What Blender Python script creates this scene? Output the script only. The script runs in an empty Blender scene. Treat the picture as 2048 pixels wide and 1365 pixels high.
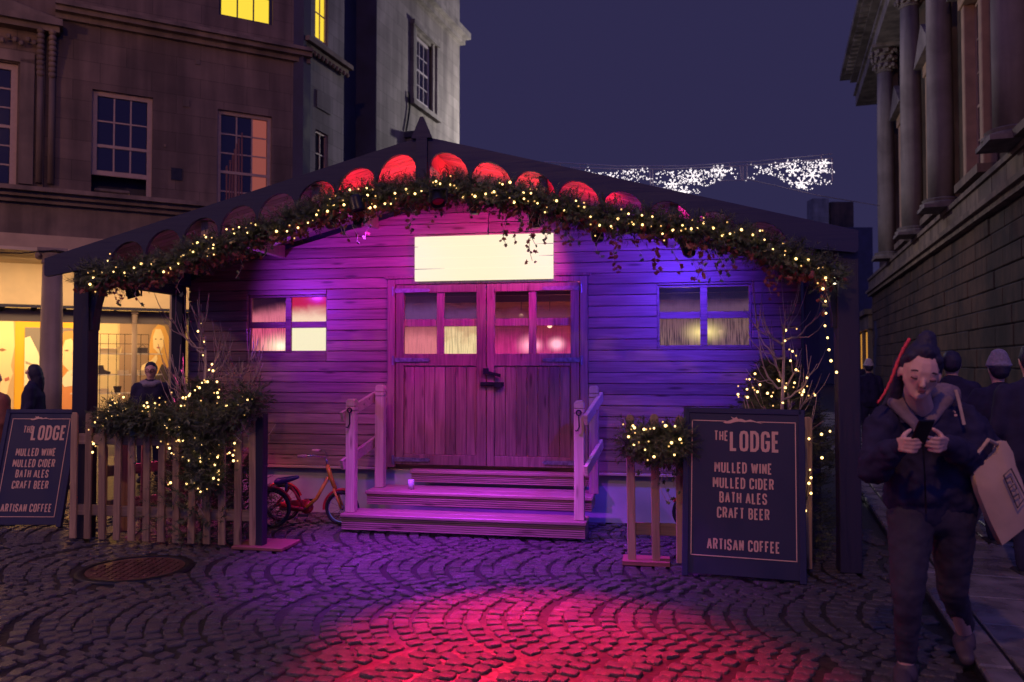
import bpy, math, random
from mathutils import Vector, Matrix
random.seed(7)
R = math.radians
SC = bpy.context.scene
COL = SC.collection
# ------------------------------------------------------------------ camera, sky, light, exposure
F, CX, CY, CAMZ, PITCH = 1600.0, 1024.0, 682.5, 1.5, R(1.63)
cd = bpy.data.cameras.new('camera'); cam = bpy.data.objects.new('camera', cd); COL.objects.link(cam)
cam.location = (0, 0, CAMZ); cam.rotation_euler = (R(90) + PITCH, 0, 0)
cd.sensor_width = 36; cd.lens = 36 * F / 2048; cd.clip_start = .05; cd.clip_end = 600
SC.camera = cam
cd.dof.use_dof = True; cd.dof.focus_distance = 6.6; cd.dof.aperture_fstop = 2.0
vs = SC.view_settings
vs.view_transform = 'Standard'; vs.look = 'None'; vs.exposure = 0; vs.gamma = 1; vs.use_curve_mapping = False
SC.cycles.use_denoising = True
SC.cycles.max_bounces = 5; SC.cycles.diffuse_bounces = 2; SC.cycles.glossy_bounces = 3
SC.cycles.transmission_bounces = 4; SC.cycles.transparent_max_bounces = 8
SC.cycles.sample_clamp_indirect = 3; SC.cycles.sample_clamp_direct = 12
SC.cycles.caustics_reflective = False; SC.cycles.caustics_refractive = False
w = bpy.data.worlds.new('World'); SC.world = w; w.use_nodes = True
bg = w.node_tree.nodes['Background']
bg.inputs[0].default_value = (.0270, .0232, .0730, 1); bg.inputs[1].default_value = 1.0   # the flat navy night sky
def lamp(kind, name, loc, target, energy, color, **kw):
    l = bpy.data.lights.new(name, kind); l.energy = energy; l.color = color
    for k, v in kw.items(): setattr(l, k, v)
    o = bpy.data.objects.new(name, l); COL.objects.link(o); o.location = loc
    if target is not None:
        o.rotation_euler = (Vector(target) - Vector(loc)).to_track_quat('-Z', 'Y').to_euler()
    return o
# added fill lifting the darks: soft blue sun from behind and above the camera
lamp('SUN', 'navy_fill', (0, -5, 10), (0, 3, 0), .90, (.20, .19, 1.0), angle=R(170))
# sodium street lamps behind the camera and down the square
lamp('POINT', 'street_lamp_light', (-2.5, -4.5, 11.0), None, 1500, (1, .46, .18), shadow_soft_size=.25)
lamp('POINT', 'square_lamp_light', (-12.0, 5.0, 7.0), None, 750, (1, .50, .26), shadow_soft_size=.25)
lamp('POINT', 'side_street_lamp_light', (2.2, 26.8, 9.0), None, 1300, (.95, .86, .84), shadow_soft_size=.3)

# ------------------------------------------------------------------ projection helpers (photo pixel -> place)
_q = cam.rotation_euler.to_matrix()
def ray(x, y): return (_q @ Vector(((x - CX) / F, -(y - CY) / F, -1))).normalized()
def at(x, y, Y):
    d = ray(x, y); k = Y / d.y; return Vector((d.x * k, Y, CAMZ + d.z * k))
def ground(x, y):
    d = ray(x, y); k = -CAMZ / d.z; return Vector((d.x * k, d.y * k, 0))
class Frame:            # an upright frame: origin on the ground, x along its front, y away from the street
    def __init__(s, o, ang): s.o = Vector(o); s.a = ang; s.X = Vector((math.cos(ang), math.sin(ang), 0)); s.Y = Vector((-math.sin(ang), math.cos(ang), 0))
    def p(s, u, v, z=0): return s.o + s.X * u + s.Y * v + Vector((0, 0, z))
    def px(s, x, y, v=0):    # pixel -> (u, z) on the plane at depth v
        d = ray(x, y); c = Vector((0, 0, CAMZ)); q = s.p(0, v)
        k = (q - c).dot(s.Y) / d.dot(s.Y); h = c + d * k - q
        return h.dot(s.X), h.z
T = R(10.5)
LG = Frame((-.327, 7.8, 0), -T)                      # the lodge
FA = Frame((-7.45, 15.3, 0), math.atan2(.485, .875)) # stone house on the left
ST = Frame((0, 0, 0), R(71.9))                       # the street on the right: x runs down it, y points to its left

# ------------------------------------------------------------------ mesh helpers
class MB:
    def __init__(s): s.v = []; s.f = []
    def add(s, vs_, fs):
        n = len(s.v); s.v += [tuple(a) for a in vs_]; s.f += [tuple(i + n for i in f) for f in fs]; return s
    def box(s, x0, x1, y0, y1, z0, z1, M=None):
        vv = [(x, y, z) for z in (z0, z1) for y in (y0, y1) for x in (x0, x1)]
        if M: vv = [M @ Vector(a) for a in vv]
        return s.add(vv, [(0, 2, 3, 1), (4, 5, 7, 6), (0, 1, 5, 4), (2, 6, 7, 3), (0, 4, 6, 2), (1, 3, 7, 5)])
    def bar(s, a, b, w_, h_, up=(0, 0, 1)):
        a = Vector(a); b = Vector(b); d = b - a; L = d.length; d.normalize(); up = Vector(up)
        sx = d.cross(up)
        if sx.length < 1e-4: sx = d.cross(Vector((0, 1, 0)))
        sx.normalize(); sz = sx.cross(d)
        M = Matrix((sx, d, sz)).transposed().to_4x4(); M.translation = a
        return s.box(-w_ / 2, w_ / 2, 0, L, -h_ / 2, h_ / 2, M)
    def prism(s, poly, y0, y1):      # poly of (x, z), extruded along y
        n = len(poly)
        vv = [(x, y0, z) for x, z in poly] + [(x, y1, z) for x, z in poly]
        return s.add(vv, [tuple(range(n)), tuple(range(2 * n - 1, n - 1, -1))] + [(i, i + n, (i + 1) % n + n, (i + 1) % n) for i in range(n)])
    def tube(s, pts, r, n=6, cap=True):
        pts = [Vector(p) for p in pts]; rr = r if isinstance(r, (list, tuple)) else [r] * len(pts)
        vv = []; ff = []
        for i, p in enumerate(pts):
            d = (pts[min(i + 1, len(pts) - 1)] - pts[max(i - 1, 0)])
            d = d.normalized() if d.length > 1e-9 else Vector((0, 0, 1))
            a = d.cross(Vector((0, 0, 1)) if abs(d.z) < .9 else Vector((1, 0, 0))).normalized(); b = d.cross(a)
            for k in range(n):
                t = 2 * math.pi * k / n; vv.append(p + (a * math.cos(t) + b * math.sin(t)) * rr[i])
        for i in range(len(pts) - 1):
            for k in range(n):
                ff.append((i * n + k, i * n + (k + 1) % n, (i + 1) * n + (k + 1) % n, (i + 1) * n + k))
        if cap: ff += [tuple(range(n - 1, -1, -1)), tuple(range(len(vv) - n, len(vv)))]
        return s.add(vv, ff)
    def lathe(s, prof, n=16, M=None, c=(0, 0, 0)):
        vv = [(c[0] + r * math.cos(2 * math.pi * k / n), c[1] + r * math.sin(2 * math.pi * k / n), c[2] + z) for r, z in prof for k in range(n)]
        if M: vv = [M @ Vector(a) for a in vv]
        m = len(prof)
        ff = [(i * n + k, i * n + (k + 1) % n, (i + 1) * n + (k + 1) % n, (i + 1) * n + k) for i in range(m - 1) for k in range(n)]
        return s.add(vv, ff + [tuple(range(n - 1, -1, -1)), tuple(range((m - 1) * n, m * n))])
    def torus(s, c, r, rt, ax='y', n=24, m=6, a0=0, a1=2 * math.pi, M=None):
        full = abs(a1 - a0 - 2 * math.pi) < 1e-6
        c = Vector(c); vv = []; N = n if full else n + 1
        for i in range(N):
            t = a0 + (a1 - a0) * i / n
            for k in range(m):
                q = 2 * math.pi * k / m; rad = r + rt * math.cos(q); h = rt * math.sin(q)
                p = {'y': Vector((rad * math.cos(t), h, rad * math.sin(t))), 'z': Vector((rad * math.cos(t), rad * math.sin(t), h)), 'x': Vector((h, rad * math.cos(t), rad * math.sin(t)))}[ax]
                vv.append(c + (M @ p if M else p))
        ff = [(i * m + k, i * m + (k + 1) % m, ((i + 1) % N) * m + (k + 1) % m, ((i + 1) % N) * m + k) for i in range(n) for k in range(m)]
        return s.add(vv, ff)
    def ell(s, c, r, M=None, n=10, m=7):
        vv = []; c = Vector(c); r = r if isinstance(r, (tuple, list)) else (r, r, r)
        for i in range(1, m):
            t = math.pi * i / m
            for k in range(n):
                p = Vector((r[0] * math.sin(t) * math.cos(2 * math.pi * k / n), r[1] * math.sin(t) * math.sin(2 * math.pi * k / n), r[2] * math.cos(t)))
                vv.append(c + (M @ p if M else p))
        tp = Vector((0, 0, r[2])); vv += [c + (M @ tp if M else tp), c - (M @ tp if M else tp)]
        a, b = len(vv) - 2, len(vv) - 1
        ff = [((i) * n + k, (i + 1) * n + k, (i + 1) * n + (k + 1) % n, i * n + (k + 1) % n) for i in range(m - 2) for k in range(n)]
        ff += [(a, k, (k + 1) % n) for k in range(n)] + [(b, (m - 2) * n + (k + 1) % n, (m - 2) * n + k) for k in range(n)]
        return s.add(vv, ff)
    def cone(s, p0, r0, p1, r1, n=12):   # capsule with two radii
        p0 = Vector(p0); p1 = Vector(p1); d = (p1 - p0).normalized()
        pts = [p0 - d * r0 * .96, p0 - d * r0 * .7, p0, p1, p1 + d * r1 * .7, p1 + d * r1 * .96]
        return s.tube(pts, [r0 * .28, r0 * .71, r0, r1, r1 * .71, r1 * .28], n)
    def mesh(s, name, smooth=False):
        me = bpy.data.meshes.new(name); me.from_pydata(s.v, [], s.f)
        if smooth: me.polygons.foreach_set('use_smooth', [True] * len(me.polygons))
        me.update(); return me
    def build(s, name, mat, parent=None, smooth=False, bevel=0, label=None, kind=None):
        return mk(name, s.mesh(name, smooth), mat, parent, bevel, label, kind)
def mk(name, me, mat, parent=None, bevel=0, label=None, kind=None, loc=None):
    if mat is not None and not me.materials: me.materials.append(mat)
    o = bpy.data.objects.new(name, me); COL.objects.link(o); o.parent = parent
    if bevel:
        b = o.modifiers.new('edge', 'BEVEL'); b.width = bevel; b.segments = 1; b.limit_method = 'ANGLE'
    if label: o['label'] = label
    if kind: o['kind'] = kind
    if loc is not None: o.location = loc
    return o
def tag(o, label, cat, group=None):
    o['label'] = label; o['category'] = cat
    if group: o['group'] = group
    return o
def thing(name, label, cat, loc=(0, 0, 0), rotz=0, group=None):
    o = bpy.data.objects.new(name, None); COL.objects.link(o); o.empty_display_size = .1
    o.location = loc; o.rotation_euler = (0, 0, rotz); return tag(o, label, cat, group)
def structure(o): o['kind'] = 'structure'; return o
def blob(cones, ells, name, mat, parent, voxel, smooth=6, disp=0, dscale=.1, label=None):
    """closed round shapes fused into ONE continuous skin"""
    m = MB()
    for c in cones: m.cone(*c)
    for e in ells: m.ell(*e)
    o = bpy.data.objects.new(name, m.mesh(name, True)); COL.objects.link(o)
    r = o.modifiers.new('r', 'REMESH'); r.mode = 'VOXEL'; r.voxel_size = voxel; r.use_smooth_shade = True
    if smooth: sm = o.modifiers.new('s', 'SMOOTH'); sm.iterations = smooth; sm.factor = .5
    if disp:
        tx = bpy.data.textures.new('folds', 'CLOUDS'); tx.noise_scale = dscale
        d = o.modifiers.new('d', 'DISPLACE'); d.texture = tx; d.strength = disp; d.mid_level = .5; d.texture_coords = 'LOCAL'
    dg = bpy.context.evaluated_depsgraph_get(); dg.update()
    me = bpy.data.meshes.new_from_object(o.evaluated_get(dg), depsgraph=dg)
    old = o.data; bpy.data.objects.remove(o); bpy.data.meshes.remove(old)
    me.name = name; me.materials.clear(); me.materials.append(mat)
    me.polygons.foreach_set('use_smooth', [True] * len(me.polygons))
    o = mk(name, me, mat, parent, label=label)
    return o

# ------------------------------------------------------------------ materials
class N:
    def __init__(s, name):
        s.m = bpy.data.materials.new(name); s.m.use_nodes = True; s.t = s.m.node_tree; s.n = s.t.nodes; s.b = s.n['Principled BSDF']; s.out = s.n['Material Output']
    def new(s, typ, **kw):
        o = s.n.new(typ)
        for k, v in kw.items():
            if hasattr(o, k): setattr(o, k, v)
            else: o.inputs[k].default_value = v
        return o
    def link(s, a, b): s.t.links.new(a, b)
    def noise(s, vec, scale, detail=3, dist=0, rough=.5):
        o = s.n.new('ShaderNodeTexNoise'); o.inputs['Scale'].default_value = scale; o.inputs['Detail'].default_value = detail
        o.inputs['Distortion'].default_value = dist; o.inputs['Roughness'].default_value = rough
        if vec: s.link(vec, o.inputs['Vector'])
        return o
    def ramp(s, fac, stops):
        o = s.n.new('ShaderNodeValToRGB'); e = o.color_ramp.elements
        while len(e) < len(stops): e.new(.5)
        for i, (p, c) in enumerate(stops):
            e[i].position = p; e[i].color = (*c, 1) if len(c) == 3 else c
        s.link(fac, o.inputs[0]); return o
    def mathn(s, op, a, b=None, c=None):
        o = s.n.new('ShaderNodeMath'); o.operation = op
        for i, q in enumerate((a, b, c)):
            if q is None: continue
            if isinstance(q, (int, float)): o.inputs[i].default_value = q
            else: s.link(q, o.inputs[i])
        return o.outputs[0]
    def coord(s, which='Object', scale=(1, 1, 1), rand=False):
        t = s.n.new('ShaderNodeTexCoord'); m = s.n.new('ShaderNodeMapping'); s.link(t.outputs[which], m.inputs[0]); m.inputs['Scale'].default_value = scale
        if rand:
            i = s.n.new('ShaderNodeObjectInfo'); c = s.n.new('ShaderNodeCombineXYZ')
            v = s.mathn('MULTIPLY', i.outputs['Random'], 37.0)
            for k in range(3): s.link(v, c.inputs[k])
            s.link(c.outputs[0], m.inputs['Location'])
        return m.outputs[0]
    def bump(s, h, strength=.3, dist=.01):
        b = s.n.new('ShaderNodeBump'); b.inputs['Strength'].default_value = strength; b.inputs['Distance'].default_value = dist
        s.link(h, b.inputs['Height']); s.link(b.outputs[0], s.b.inputs['Normal'])
def plain(name, col, rough=.6, metal=0, nz=0, nscale=12, bump=0, spec=.5, coat=0):
    k = N(name); k.b.inputs['Base Color'].default_value = (*col, 1); k.b.inputs['Roughness'].default_value = rough
    k.b.inputs['Metallic'].default_value = metal; k.b.inputs['Specular IOR Level'].default_value = spec; k.b.inputs['Coat Weight'].default_value = coat
    if nz or bump:
        v = k.coord('Object', rand=True); n = k.noise(v, nscale, 4)
        if nz:
            lo = tuple(c * (1 - nz) for c in col); hi = tuple(min(1, c * (1 + nz)) for c in col)
            k.link(k.ramp(n.outputs[0], [(.3, lo), (.7, hi)]).outputs[0], k.b.inputs['Base Color'])
            rr = k.ramp(n.outputs[0], [(.3, (rough * .8,) * 3), (.7, (min(1, rough * 1.25),) * 3)]); k.link(rr.outputs[0], k.b.inputs['Roughness'])
        if bump: k.bump(n.outputs[0], bump, .01)
    return k.m
def wood(name, light, dark, axis='x', rough=.5, knots=True, scale=1.0):
    k = N(name); st = {'x': (1.2, 22, 22), 'z': (22, 22, 1.2), 'y': (22, 1.2, 22)}[axis]
    v = k.coord('Object', tuple(a * scale for a in st), rand=True)
    n = k.noise(v, 1.6, 5, 1.2); col = k.ramp(n.outputs[0], [(.25, dark), (.5, tuple((a + b) / 2 for a, b in zip(light, dark))), (.75, light)]).outputs[0]
    if knots:
        ks = {'x': (1.6, 9, 9), 'z': (9, 9, 1.6), 'y': (9, 1.6, 9)}[axis]
        kv = k.coord('Object', ks, rand=True)
        vo = k.n.new('ShaderNodeTexVoronoi'); vo.inputs['Scale'].default_value = 1.15; k.link(kv, vo.inputs['Vector'])
        kn = k.ramp(vo.outputs['Distance'], [(.07, (.25, .2, .2)), (.17, (1, 1, 1))])
        mx = k.n.new('ShaderNodeMix'); mx.data_type = 'RGBA'; mx.blend_type = 'MULTIPLY'; mx.inputs[0].default_value = .9
        k.link(col, mx.inputs[6]); k.link(kn.outputs[0], mx.inputs[7]); col = mx.outputs[2]
    oi = k.n.new('ShaderNodeObjectInfo'); hs = k.n.new('ShaderNodeHueSaturation')
    k.link(k.mathn('MULTIPLY_ADD', oi.outputs['Random'], .5, .75), hs.inputs['Value']); k.link(col, hs.inputs['Color'])
    k.link(hs.outputs[0], k.b.inputs['Base Color'])
    rr = k.ramp(n.outputs[0], [(.3, (rough * .75,) * 3), (.7, (min(1, rough * 1.3),) * 3)]); k.link(rr.outputs[0], k.b.inputs['Roughness'])
    k.bump(n.outputs[0], .35, .004)
    return k.m
def emit(name, col, strength=1.0):
    k = N(name); k.b.inputs['Base Color'].default_value = (0, 0, 0, 1); k.b.inputs['Emission Color'].default_value = (*col, 1); k.b.inputs['Emission Strength'].default_value = strength
    return k.m
def stone(name, light, dark, scale=3, rough=.75, bump=.4, blocks=None):
    k = N(name); v = k.coord('Object'); n = k.noise(v, scale, 6, .4, .6); n2 = k.noise(v, scale * .25, 3)
    f = k.mathn('MULTIPLY_ADD', n2.outputs[0], .6, k.mathn('MULTIPLY', n.outputs[0], .4))
    col = k.ramp(f, [(.36, dark), (.62, light)]).outputs[0]
    h = n.outputs[0]
    sk = k.noise(k.coord('Object', (2.6, 2.6, .22)), 1.0, 4); mk_ = k.n.new('ShaderNodeMix'); mk_.data_type = 'RGBA'; mk_.blend_type = 'MULTIPLY'; mk_.inputs[0].default_value = .8
    k.link(col, mk_.inputs[6]); k.link(k.ramp(sk.outputs[0], [(.38, (.5, .5, .52)), (.58, (1, 1, 1))]).outputs[0], mk_.inputs[7]); col = mk_.outputs[2]
    if blocks:
        sv = k.n.new('ShaderNodeTexCoord'); sx = k.n.new('ShaderNodeSeparateXYZ'); cx = k.n.new('ShaderNodeCombineXYZ')
        k.link(sv.outputs['Object'], sx.inputs[0]); k.link(k.mathn('ADD', sx.outputs[0], sx.outputs[1]), cx.inputs[0]); k.link(sx.outputs[2], cx.inputs[1])
        br = k.n.new('ShaderNodeTexBrick'); k.link(cx.outputs[0], br.inputs['Vector'])
        br.inputs['Scale'].default_value = 1; br.inputs['Brick Width'].default_value = blocks[0]; br.inputs['Row Height'].default_value = blocks[1]
        br.inputs['Mortar Size'].default_value = .006; br.inputs['Mortar Smooth'].default_value = .3
        br.inputs['Color1'].default_value = (.72, .72, .72, 1); br.inputs['Color2'].default_value = (1, 1, 1, 1); br.inputs['Mortar'].default_value = (.35, .35, .35, 1)
        mx = k.n.new('ShaderNodeMix'); mx.data_type = 'RGBA'; mx.blend_type = 'MULTIPLY'; mx.inputs[0].default_value = .8
        k.link(col, mx.inputs[6]); k.link(br.outputs[0], mx.inputs[7]); col = mx.outputs[2]
    k.link(col, k.b.inputs['Base Color']); k.b.inputs['Roughness'].default_value = rough; k.bump(h, bump, .02)
    return k.m
M = {}
M['siding'] = wood('siding_wood', (.34, .20, .17), (.15, .085, .075), 'x', .42)
M['door_wood'] = wood('door_wood', (.34, .19, .16), (.12, .065, .06), 'z', .42)
M['rail_wood'] = wood('rail_wood', (.62, .46, .36), (.36, .25, .18), 'x', .5)
M['post_wood'] = wood('post_wood', (.62, .46, .36), (.38, .27, .2), 'z', .5)
M['deck_wood'] = wood('deck_wood', (.42, .27, .22), (.2, .12, .1), 'x', .4)
M['picket'] = wood('picket_wood', (.50, .33, .19), (.24, .15, .09), 'z', .55)
M['picket_rail'] = wood('picket_rail_wood', (.44, .30, .19), (.20, .13, .08), 'x', .55)
M['roof_board'] = wood('roof_board_wood', (.45, .34, .30), (.28, .2, .18), 'x', .6)
M['dark_timber'] = wood('dark_stained_timber', (.022, .023, .075), (.015, .015, .055), 'x', .6, False)
M['dark_post'] = wood('dark_stained_post', (.032, .024, .052), (.018, .015, .036), 'z', .6, False)
M['roofing'] = plain('roofing_felt', (.022, .023, .08), .95, nz=.3, bump=.3, spec=.1)
M['iron'] = plain('black_iron', (.02, .02, .03), .4, .6, nz=.3, bump=.2)
M['hinge'] = plain('galvanised_strap', (.22, .22, .26), .45, .7, nz=.4, nscale=30, bump=.4)
M['plinth'] = plain('plinth_render', (.42, .42, .45), .7, nz=.15, nscale=4, bump=.15)
M['sign'] = emit('sign_painted_glow', (1.0, .905, .60), 1.02)  # emission stands in for strong light on the sign boards
M['bulb'] = emit('fairy_bulb', (1.0, .62, .21), 4.2)
M['bulbdim'] = emit('fairy_bulb_dim', (1.0, .55, .17), 1.5)
M['bulbw'] = emit('white_led', (.95, .85, .88), 1.6)
M['wire'] = plain('green_wire', (.012, .02, .014), .5)
M['steelwire'] = plain('steel_wire', (.45, .42, .5), .5, .3)
M['needle'] = plain('fir_needles', (.085, .105, .045), .55, nz=.5, nscale=6)
M['ivy'] = plain('ivy_leaves', (.080, .11, .05), .35, nz=.5, nscale=9)
M['redleaf'] = plain('turned_ivy_leaves', (.22, .05, .035), .45, nz=.4, nscale=9)
M['twig'] = plain('grey_bark', (.46, .34, .30), .7, nz=.3, bump=.3)
M['board'] = plain('chalkboard_paint', (.027, .025, .062), .5, nz=.12, nscale=5)
M['gold'] = plain('printed_copper_ink', (.82, .50, .34), .5)
M['bath'] = stone('bath_stone', (.27, .18, .14), (.13, .09, .08), 1.1, .85, .3, (.9, .38))
M['bathgrey'] = stone('bath_stone_weathered', (.36, .33, .30), (.24, .215, .20), 1.6, .85, .35, (.8, .36))
M['stonetrim'] = stone('stone_trim', (.27, .19, .145), (.15, .11, .09), 2.5, .8, .3)
M['column'] = stone('column_stone', (.33, .28, .27), (.15, .12, .12), 1.2, .8, .4)
M['rust'] = stone('rusticated_stone', (.12, .066, .045), (.040, .027, .026), 2.2, .85, .8)
M['white_frame'] = plain('window_paint', (.40, .27, .22), .5, nz=.1)
M['dark_glass'] = plain('dark_window_glass', (.015, .013, .035), .08, spec=.5)
M['cream'] = plain('cream_painted_wall', (.70, .55, .36), .7, nz=.1, nscale=2)
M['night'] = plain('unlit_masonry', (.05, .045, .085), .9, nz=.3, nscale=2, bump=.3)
M['skin'] = plain('skin', (.74, .42, .33), .5, nz=.08, nscale=20)
M['coat'] = plain('black_coat', (.034, .030, .068), .9, nz=.25, nscale=10, spec=.1)
M['hair'] = plain('dark_hair', (.022, .017, .045), .6, nz=.3, nscale=60, bump=.6)
M['jeans'] = plain('grey_brown_leggings', (.034, .026, .05), .85, nz=.25, nscale=14)
M['hoodie'] = plain('grey_hoodie', (.22, .15, .17), .9, nz=.2, nscale=30, bump=.3)
M['redhair'] = plain('red_plait', (.80, .05, .07), .6, nz=.2, nscale=60)
M['canvas'] = plain('cotton_tote', (.62, .42, .30), .85, nz=.12, nscale=8, bump=.3)
M['redpaint'] = plain('red_frame_paint', (.65, .03, .05), .3, nz=.1, coat=.4)
M['orangepaint'] = plain('orange_frame_paint', (.75, .30, .05), .3, nz=.1, coat=.4)
M['rubber'] = plain('tyre_rubber', (.02, .02, .03), .7)
M['chrome'] = plain('chrome', (.6, .6, .65), .2, 1)
M['blueplastic'] = plain('blue_saddle_vinyl', (.06, .05, .22), .4)
M['redplank'] = wood('foot_plank', (.34, .12, .09), (.2, .07, .06), 'x', .5)
# ------------------------------------------------------------------ ground
k = N('wet_granite_sett'); v = k.coord('Object'); n1 = k.noise(v, 9, 4); n2 = k.noise(v, 110, 5, 0, .7); n3 = k.noise(v, 1.3, 3)
oi = k.n.new('ShaderNodeObjectInfo')
k.link(k.ramp(k.mathn('MULTIPLY_ADD', n1.outputs[0], .6, k.mathn('MULTIPLY', n2.outputs[0], .4)), [(.3, (.035, .03, .035)), (.7, (.12, .10, .105))]).outputs[0], k.b.inputs['Base Color'])
k.link(k.ramp(k.mathn('MULTIPLY_ADD', n3.outputs[0], .6, k.mathn('MULTIPLY', n1.outputs[0], .4)), [(.35, (.07,) * 3), (.62, (.30,) * 3)]).outputs[0], k.b.inputs['Roughness'])
k.bump(k.mathn('MULTIPLY_ADD', n1.outputs[0], 1.0, k.mathn('MULTIPLY', n2.outputs[0], .7)), 1.0, .013); k.b.inputs['Coat Weight'].default_value = .7; k.b.inputs['Coat Roughness'].default_value = .16; k.t.links.new(k.b.inputs['Normal'].links[0].from_socket, k.b.inputs['Coat Normal']); M['sett'] = k.m
k = N('wet_joint_sand'); v = k.coord('Object'); n1 = k.noise(v, 30, 4)
k.link(k.ramp(n1.outputs[0], [(.3, (.008, .007, .009)), (.7, (.026, .022, .026))]).outputs[0], k.b.inputs['Base Color']); k.b.inputs['Roughness'].default_value = .35; k.bump(n1.outputs[0], .6, .01); M['joint'] = k.m
k = N('wet_asphalt'); v = k.coord('Object'); n1 = k.noise(v, 12, 6); n2 = k.noise(v, .6, 3)
k.link(k.ramp(n1.outputs[0], [(.3, (.03, .028, .035)), (.7, (.075, .068, .075))]).outputs[0], k.b.inputs['Base Color']); k.link(k.ramp(n2.outputs[0], [(.4, (.15,) * 3), (.6, (.5,) * 3)]).outputs[0], k.b.inputs['Roughness']); k.bump(n1.outputs[0], .5, .02); M['asphalt'] = k.m
k = N('wet_flagstone'); v = k.coord('Object', rand=True); n1 = k.noise(v, 5, 6); n2 = k.noise(v, 60, 3)
k.link(k.ramp(n1.outputs[0], [(.3, (.09, .08, .09)), (.7, (.24, .21, .22))]).outputs[0], k.b.inputs['Base Color']); k.link(k.ramp(n1.outputs[0], [(.35, (.16,) * 3), (.65, (.42,) * 3)]).outputs[0], k.b.inputs['Roughness'])
k.bump(k.mathn('ADD', n1.outputs[0], k.mathn('MULTIPLY', n2.outputs[0], .3)), .5, .012); M['flag'] = k.m
g = MB(); g.add([(-150, -40, -.035), (150, -40, -.035), (150, 260, -.035), (-150, 260, -.035)], [(0, 1, 2, 3)])
structure(g.build('ground', M['asphalt']))
paving = MB(); paving.add([(-16, 1.5, -.013), (16, 1.5, -.013), (16, 11, -.013), (-16, 11, -.013)], [(0, 1, 2, 3)])
paving = structure(paving.build('cobbled_paving', M['joint']))
def sett_geo(w_, d_, h_=.03, seed=0):
    r = random.Random(seed); a, b = w_ / 2, d_ / 2; c = .3
    ring = [(-a, -b + c * b), (-a + c * a, -b), (a - c * a, -b), (a, -b + c * b), (a, b - c * b), (a - c * a, b), (-a + c * a, b), (-a, b - c * b)]
    j = [(x * r.uniform(.90, 1.03), y * r.uniform(.90, 1.03)) for x, y in ring]
    vv = [(x * 1.02, y * 1.02, -.025) for x, y in j] + [(x, y, -.006) for x, y in j] + [(x * .91, y * .91, r.uniform(-.0012, .0012)) for x, y in j] + [(0, 0, .0015)]
    ff = [(i, (i + 1) % 8, (i + 1) % 8 + 8, i + 8) for i in range(8)] + [(i + 8, (i + 1) % 8 + 8, (i + 1) % 8 + 16, i + 16) for i in range(8)] + [(i + 16, (i + 1) % 8 + 16, 24) for i in range(8)]
    return vv, ff
VAR = [sett_geo(.101 * random.uniform(.84, 1.04), .083 * random.uniform(.82, 1.08), seed=i) for i in range(14)]
VARM = []
for vv, ff in VAR:
    b = MB(); b.add(vv, ff); me = b.mesh('sett', False); me.materials.append(M['sett']); VARM.append(me)
nS = ST.Y * -1                                     # lateral axis of the street, towards its right side
MAN = ground(272, 1137)
spots = []
CH, NJ, PITCHX = 1.16, 13, .112
for c in range(6):
    for kx in range(-92, 46):
        jx = random.gauss(0, .008); ja = random.gauss(0, .03); js = random.uniform(.245, .285)
        for j in range(NJ):
            q = ((j + .5) / NJ) * 2 - 1
            x = kx * PITCHX + jx + ja * q - js * (1 - q * q) + (.07 if c % 2 else 0); y = 3.02 + c * CH + (j + .5) / NJ * CH
            p = Vector((x * math.cos(T) + y * math.sin(T) * .35, y - x * math.sin(T) * .35, 0))
            if abs(p.x) > .66 * p.y + .4 or p.x * nS.x + p.y * nS.y > .86: continue
            if (p - MAN).length < .43: continue
            if (p - LG.o).dot(LG.Y) > .12: continue
            slope = math.atan(.54 * q / (CH / 2))
            spots.append((p.x + random.uniform(-.006, .006), p.y + random.uniform(-.005, .005), random.gauss(0, .0022), -slope * .85 + random.uniform(-.06, .06), random.randrange(14)))
spots.sort(key=lambda a: a[0] ** 2 + a[1] ** 2 if abs(a[0]) < .66 * a[1] and a[1] > 3.62 else 900 + a[1] ** 2)
rest = MB()
for i, (x, y, z, a, vi) in enumerate(spots):
    if i < 295:
        o = bpy.data.objects.new('sett', VARM[vi]); COL.objects.link(o); o.parent = paving
        o.location = (x, y, z); o.rotation_euler = (random.gauss(0, .03), random.gauss(0, .03), a)
    else:
        ca, sa = math.cos(a), math.sin(a); tx, ty = random.gauss(0, .03), random.gauss(0, .03)
        vv, ff = VAR[vi]; rest.add([(x + p[0] * ca - p[1] * sa, y + p[0] * sa + p[1] * ca, z + p[2] + p[0] * tx + p[1] * ty) for p in vv], ff)
rest.build('setts', M['sett'], paving, False, kind='stuff')
# manhole cover
mc = thing('manhole_cover', 'round iron manhole cover with wet raised rim in the cobbles before the left fence', 'manhole cover', (MAN.x, MAN.y, 0))
b = MB(); b.lathe([(.40, -.03), (.40, .002), (.345, .004), (.343, -.006), (0.0001, -.006)], 40); b.build('rim', M['iron'], mc, True)
b = MB(); b.lathe([(.335, -.02), (.335, .001), (.0001, .001)], 40)
for i in range(-5, 6):
    for j in range(-5, 6):
        if i * i + j * j < 28: b.box(i * .055 - .018, i * .055 + .018, j * .055 - .018, j * .055 + .018, .0, .006)
b.build('lid', plain('wet_rusty_iron', (.16, .07, .06), .22, .4, nz=.4, bump=.3), mc)
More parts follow.
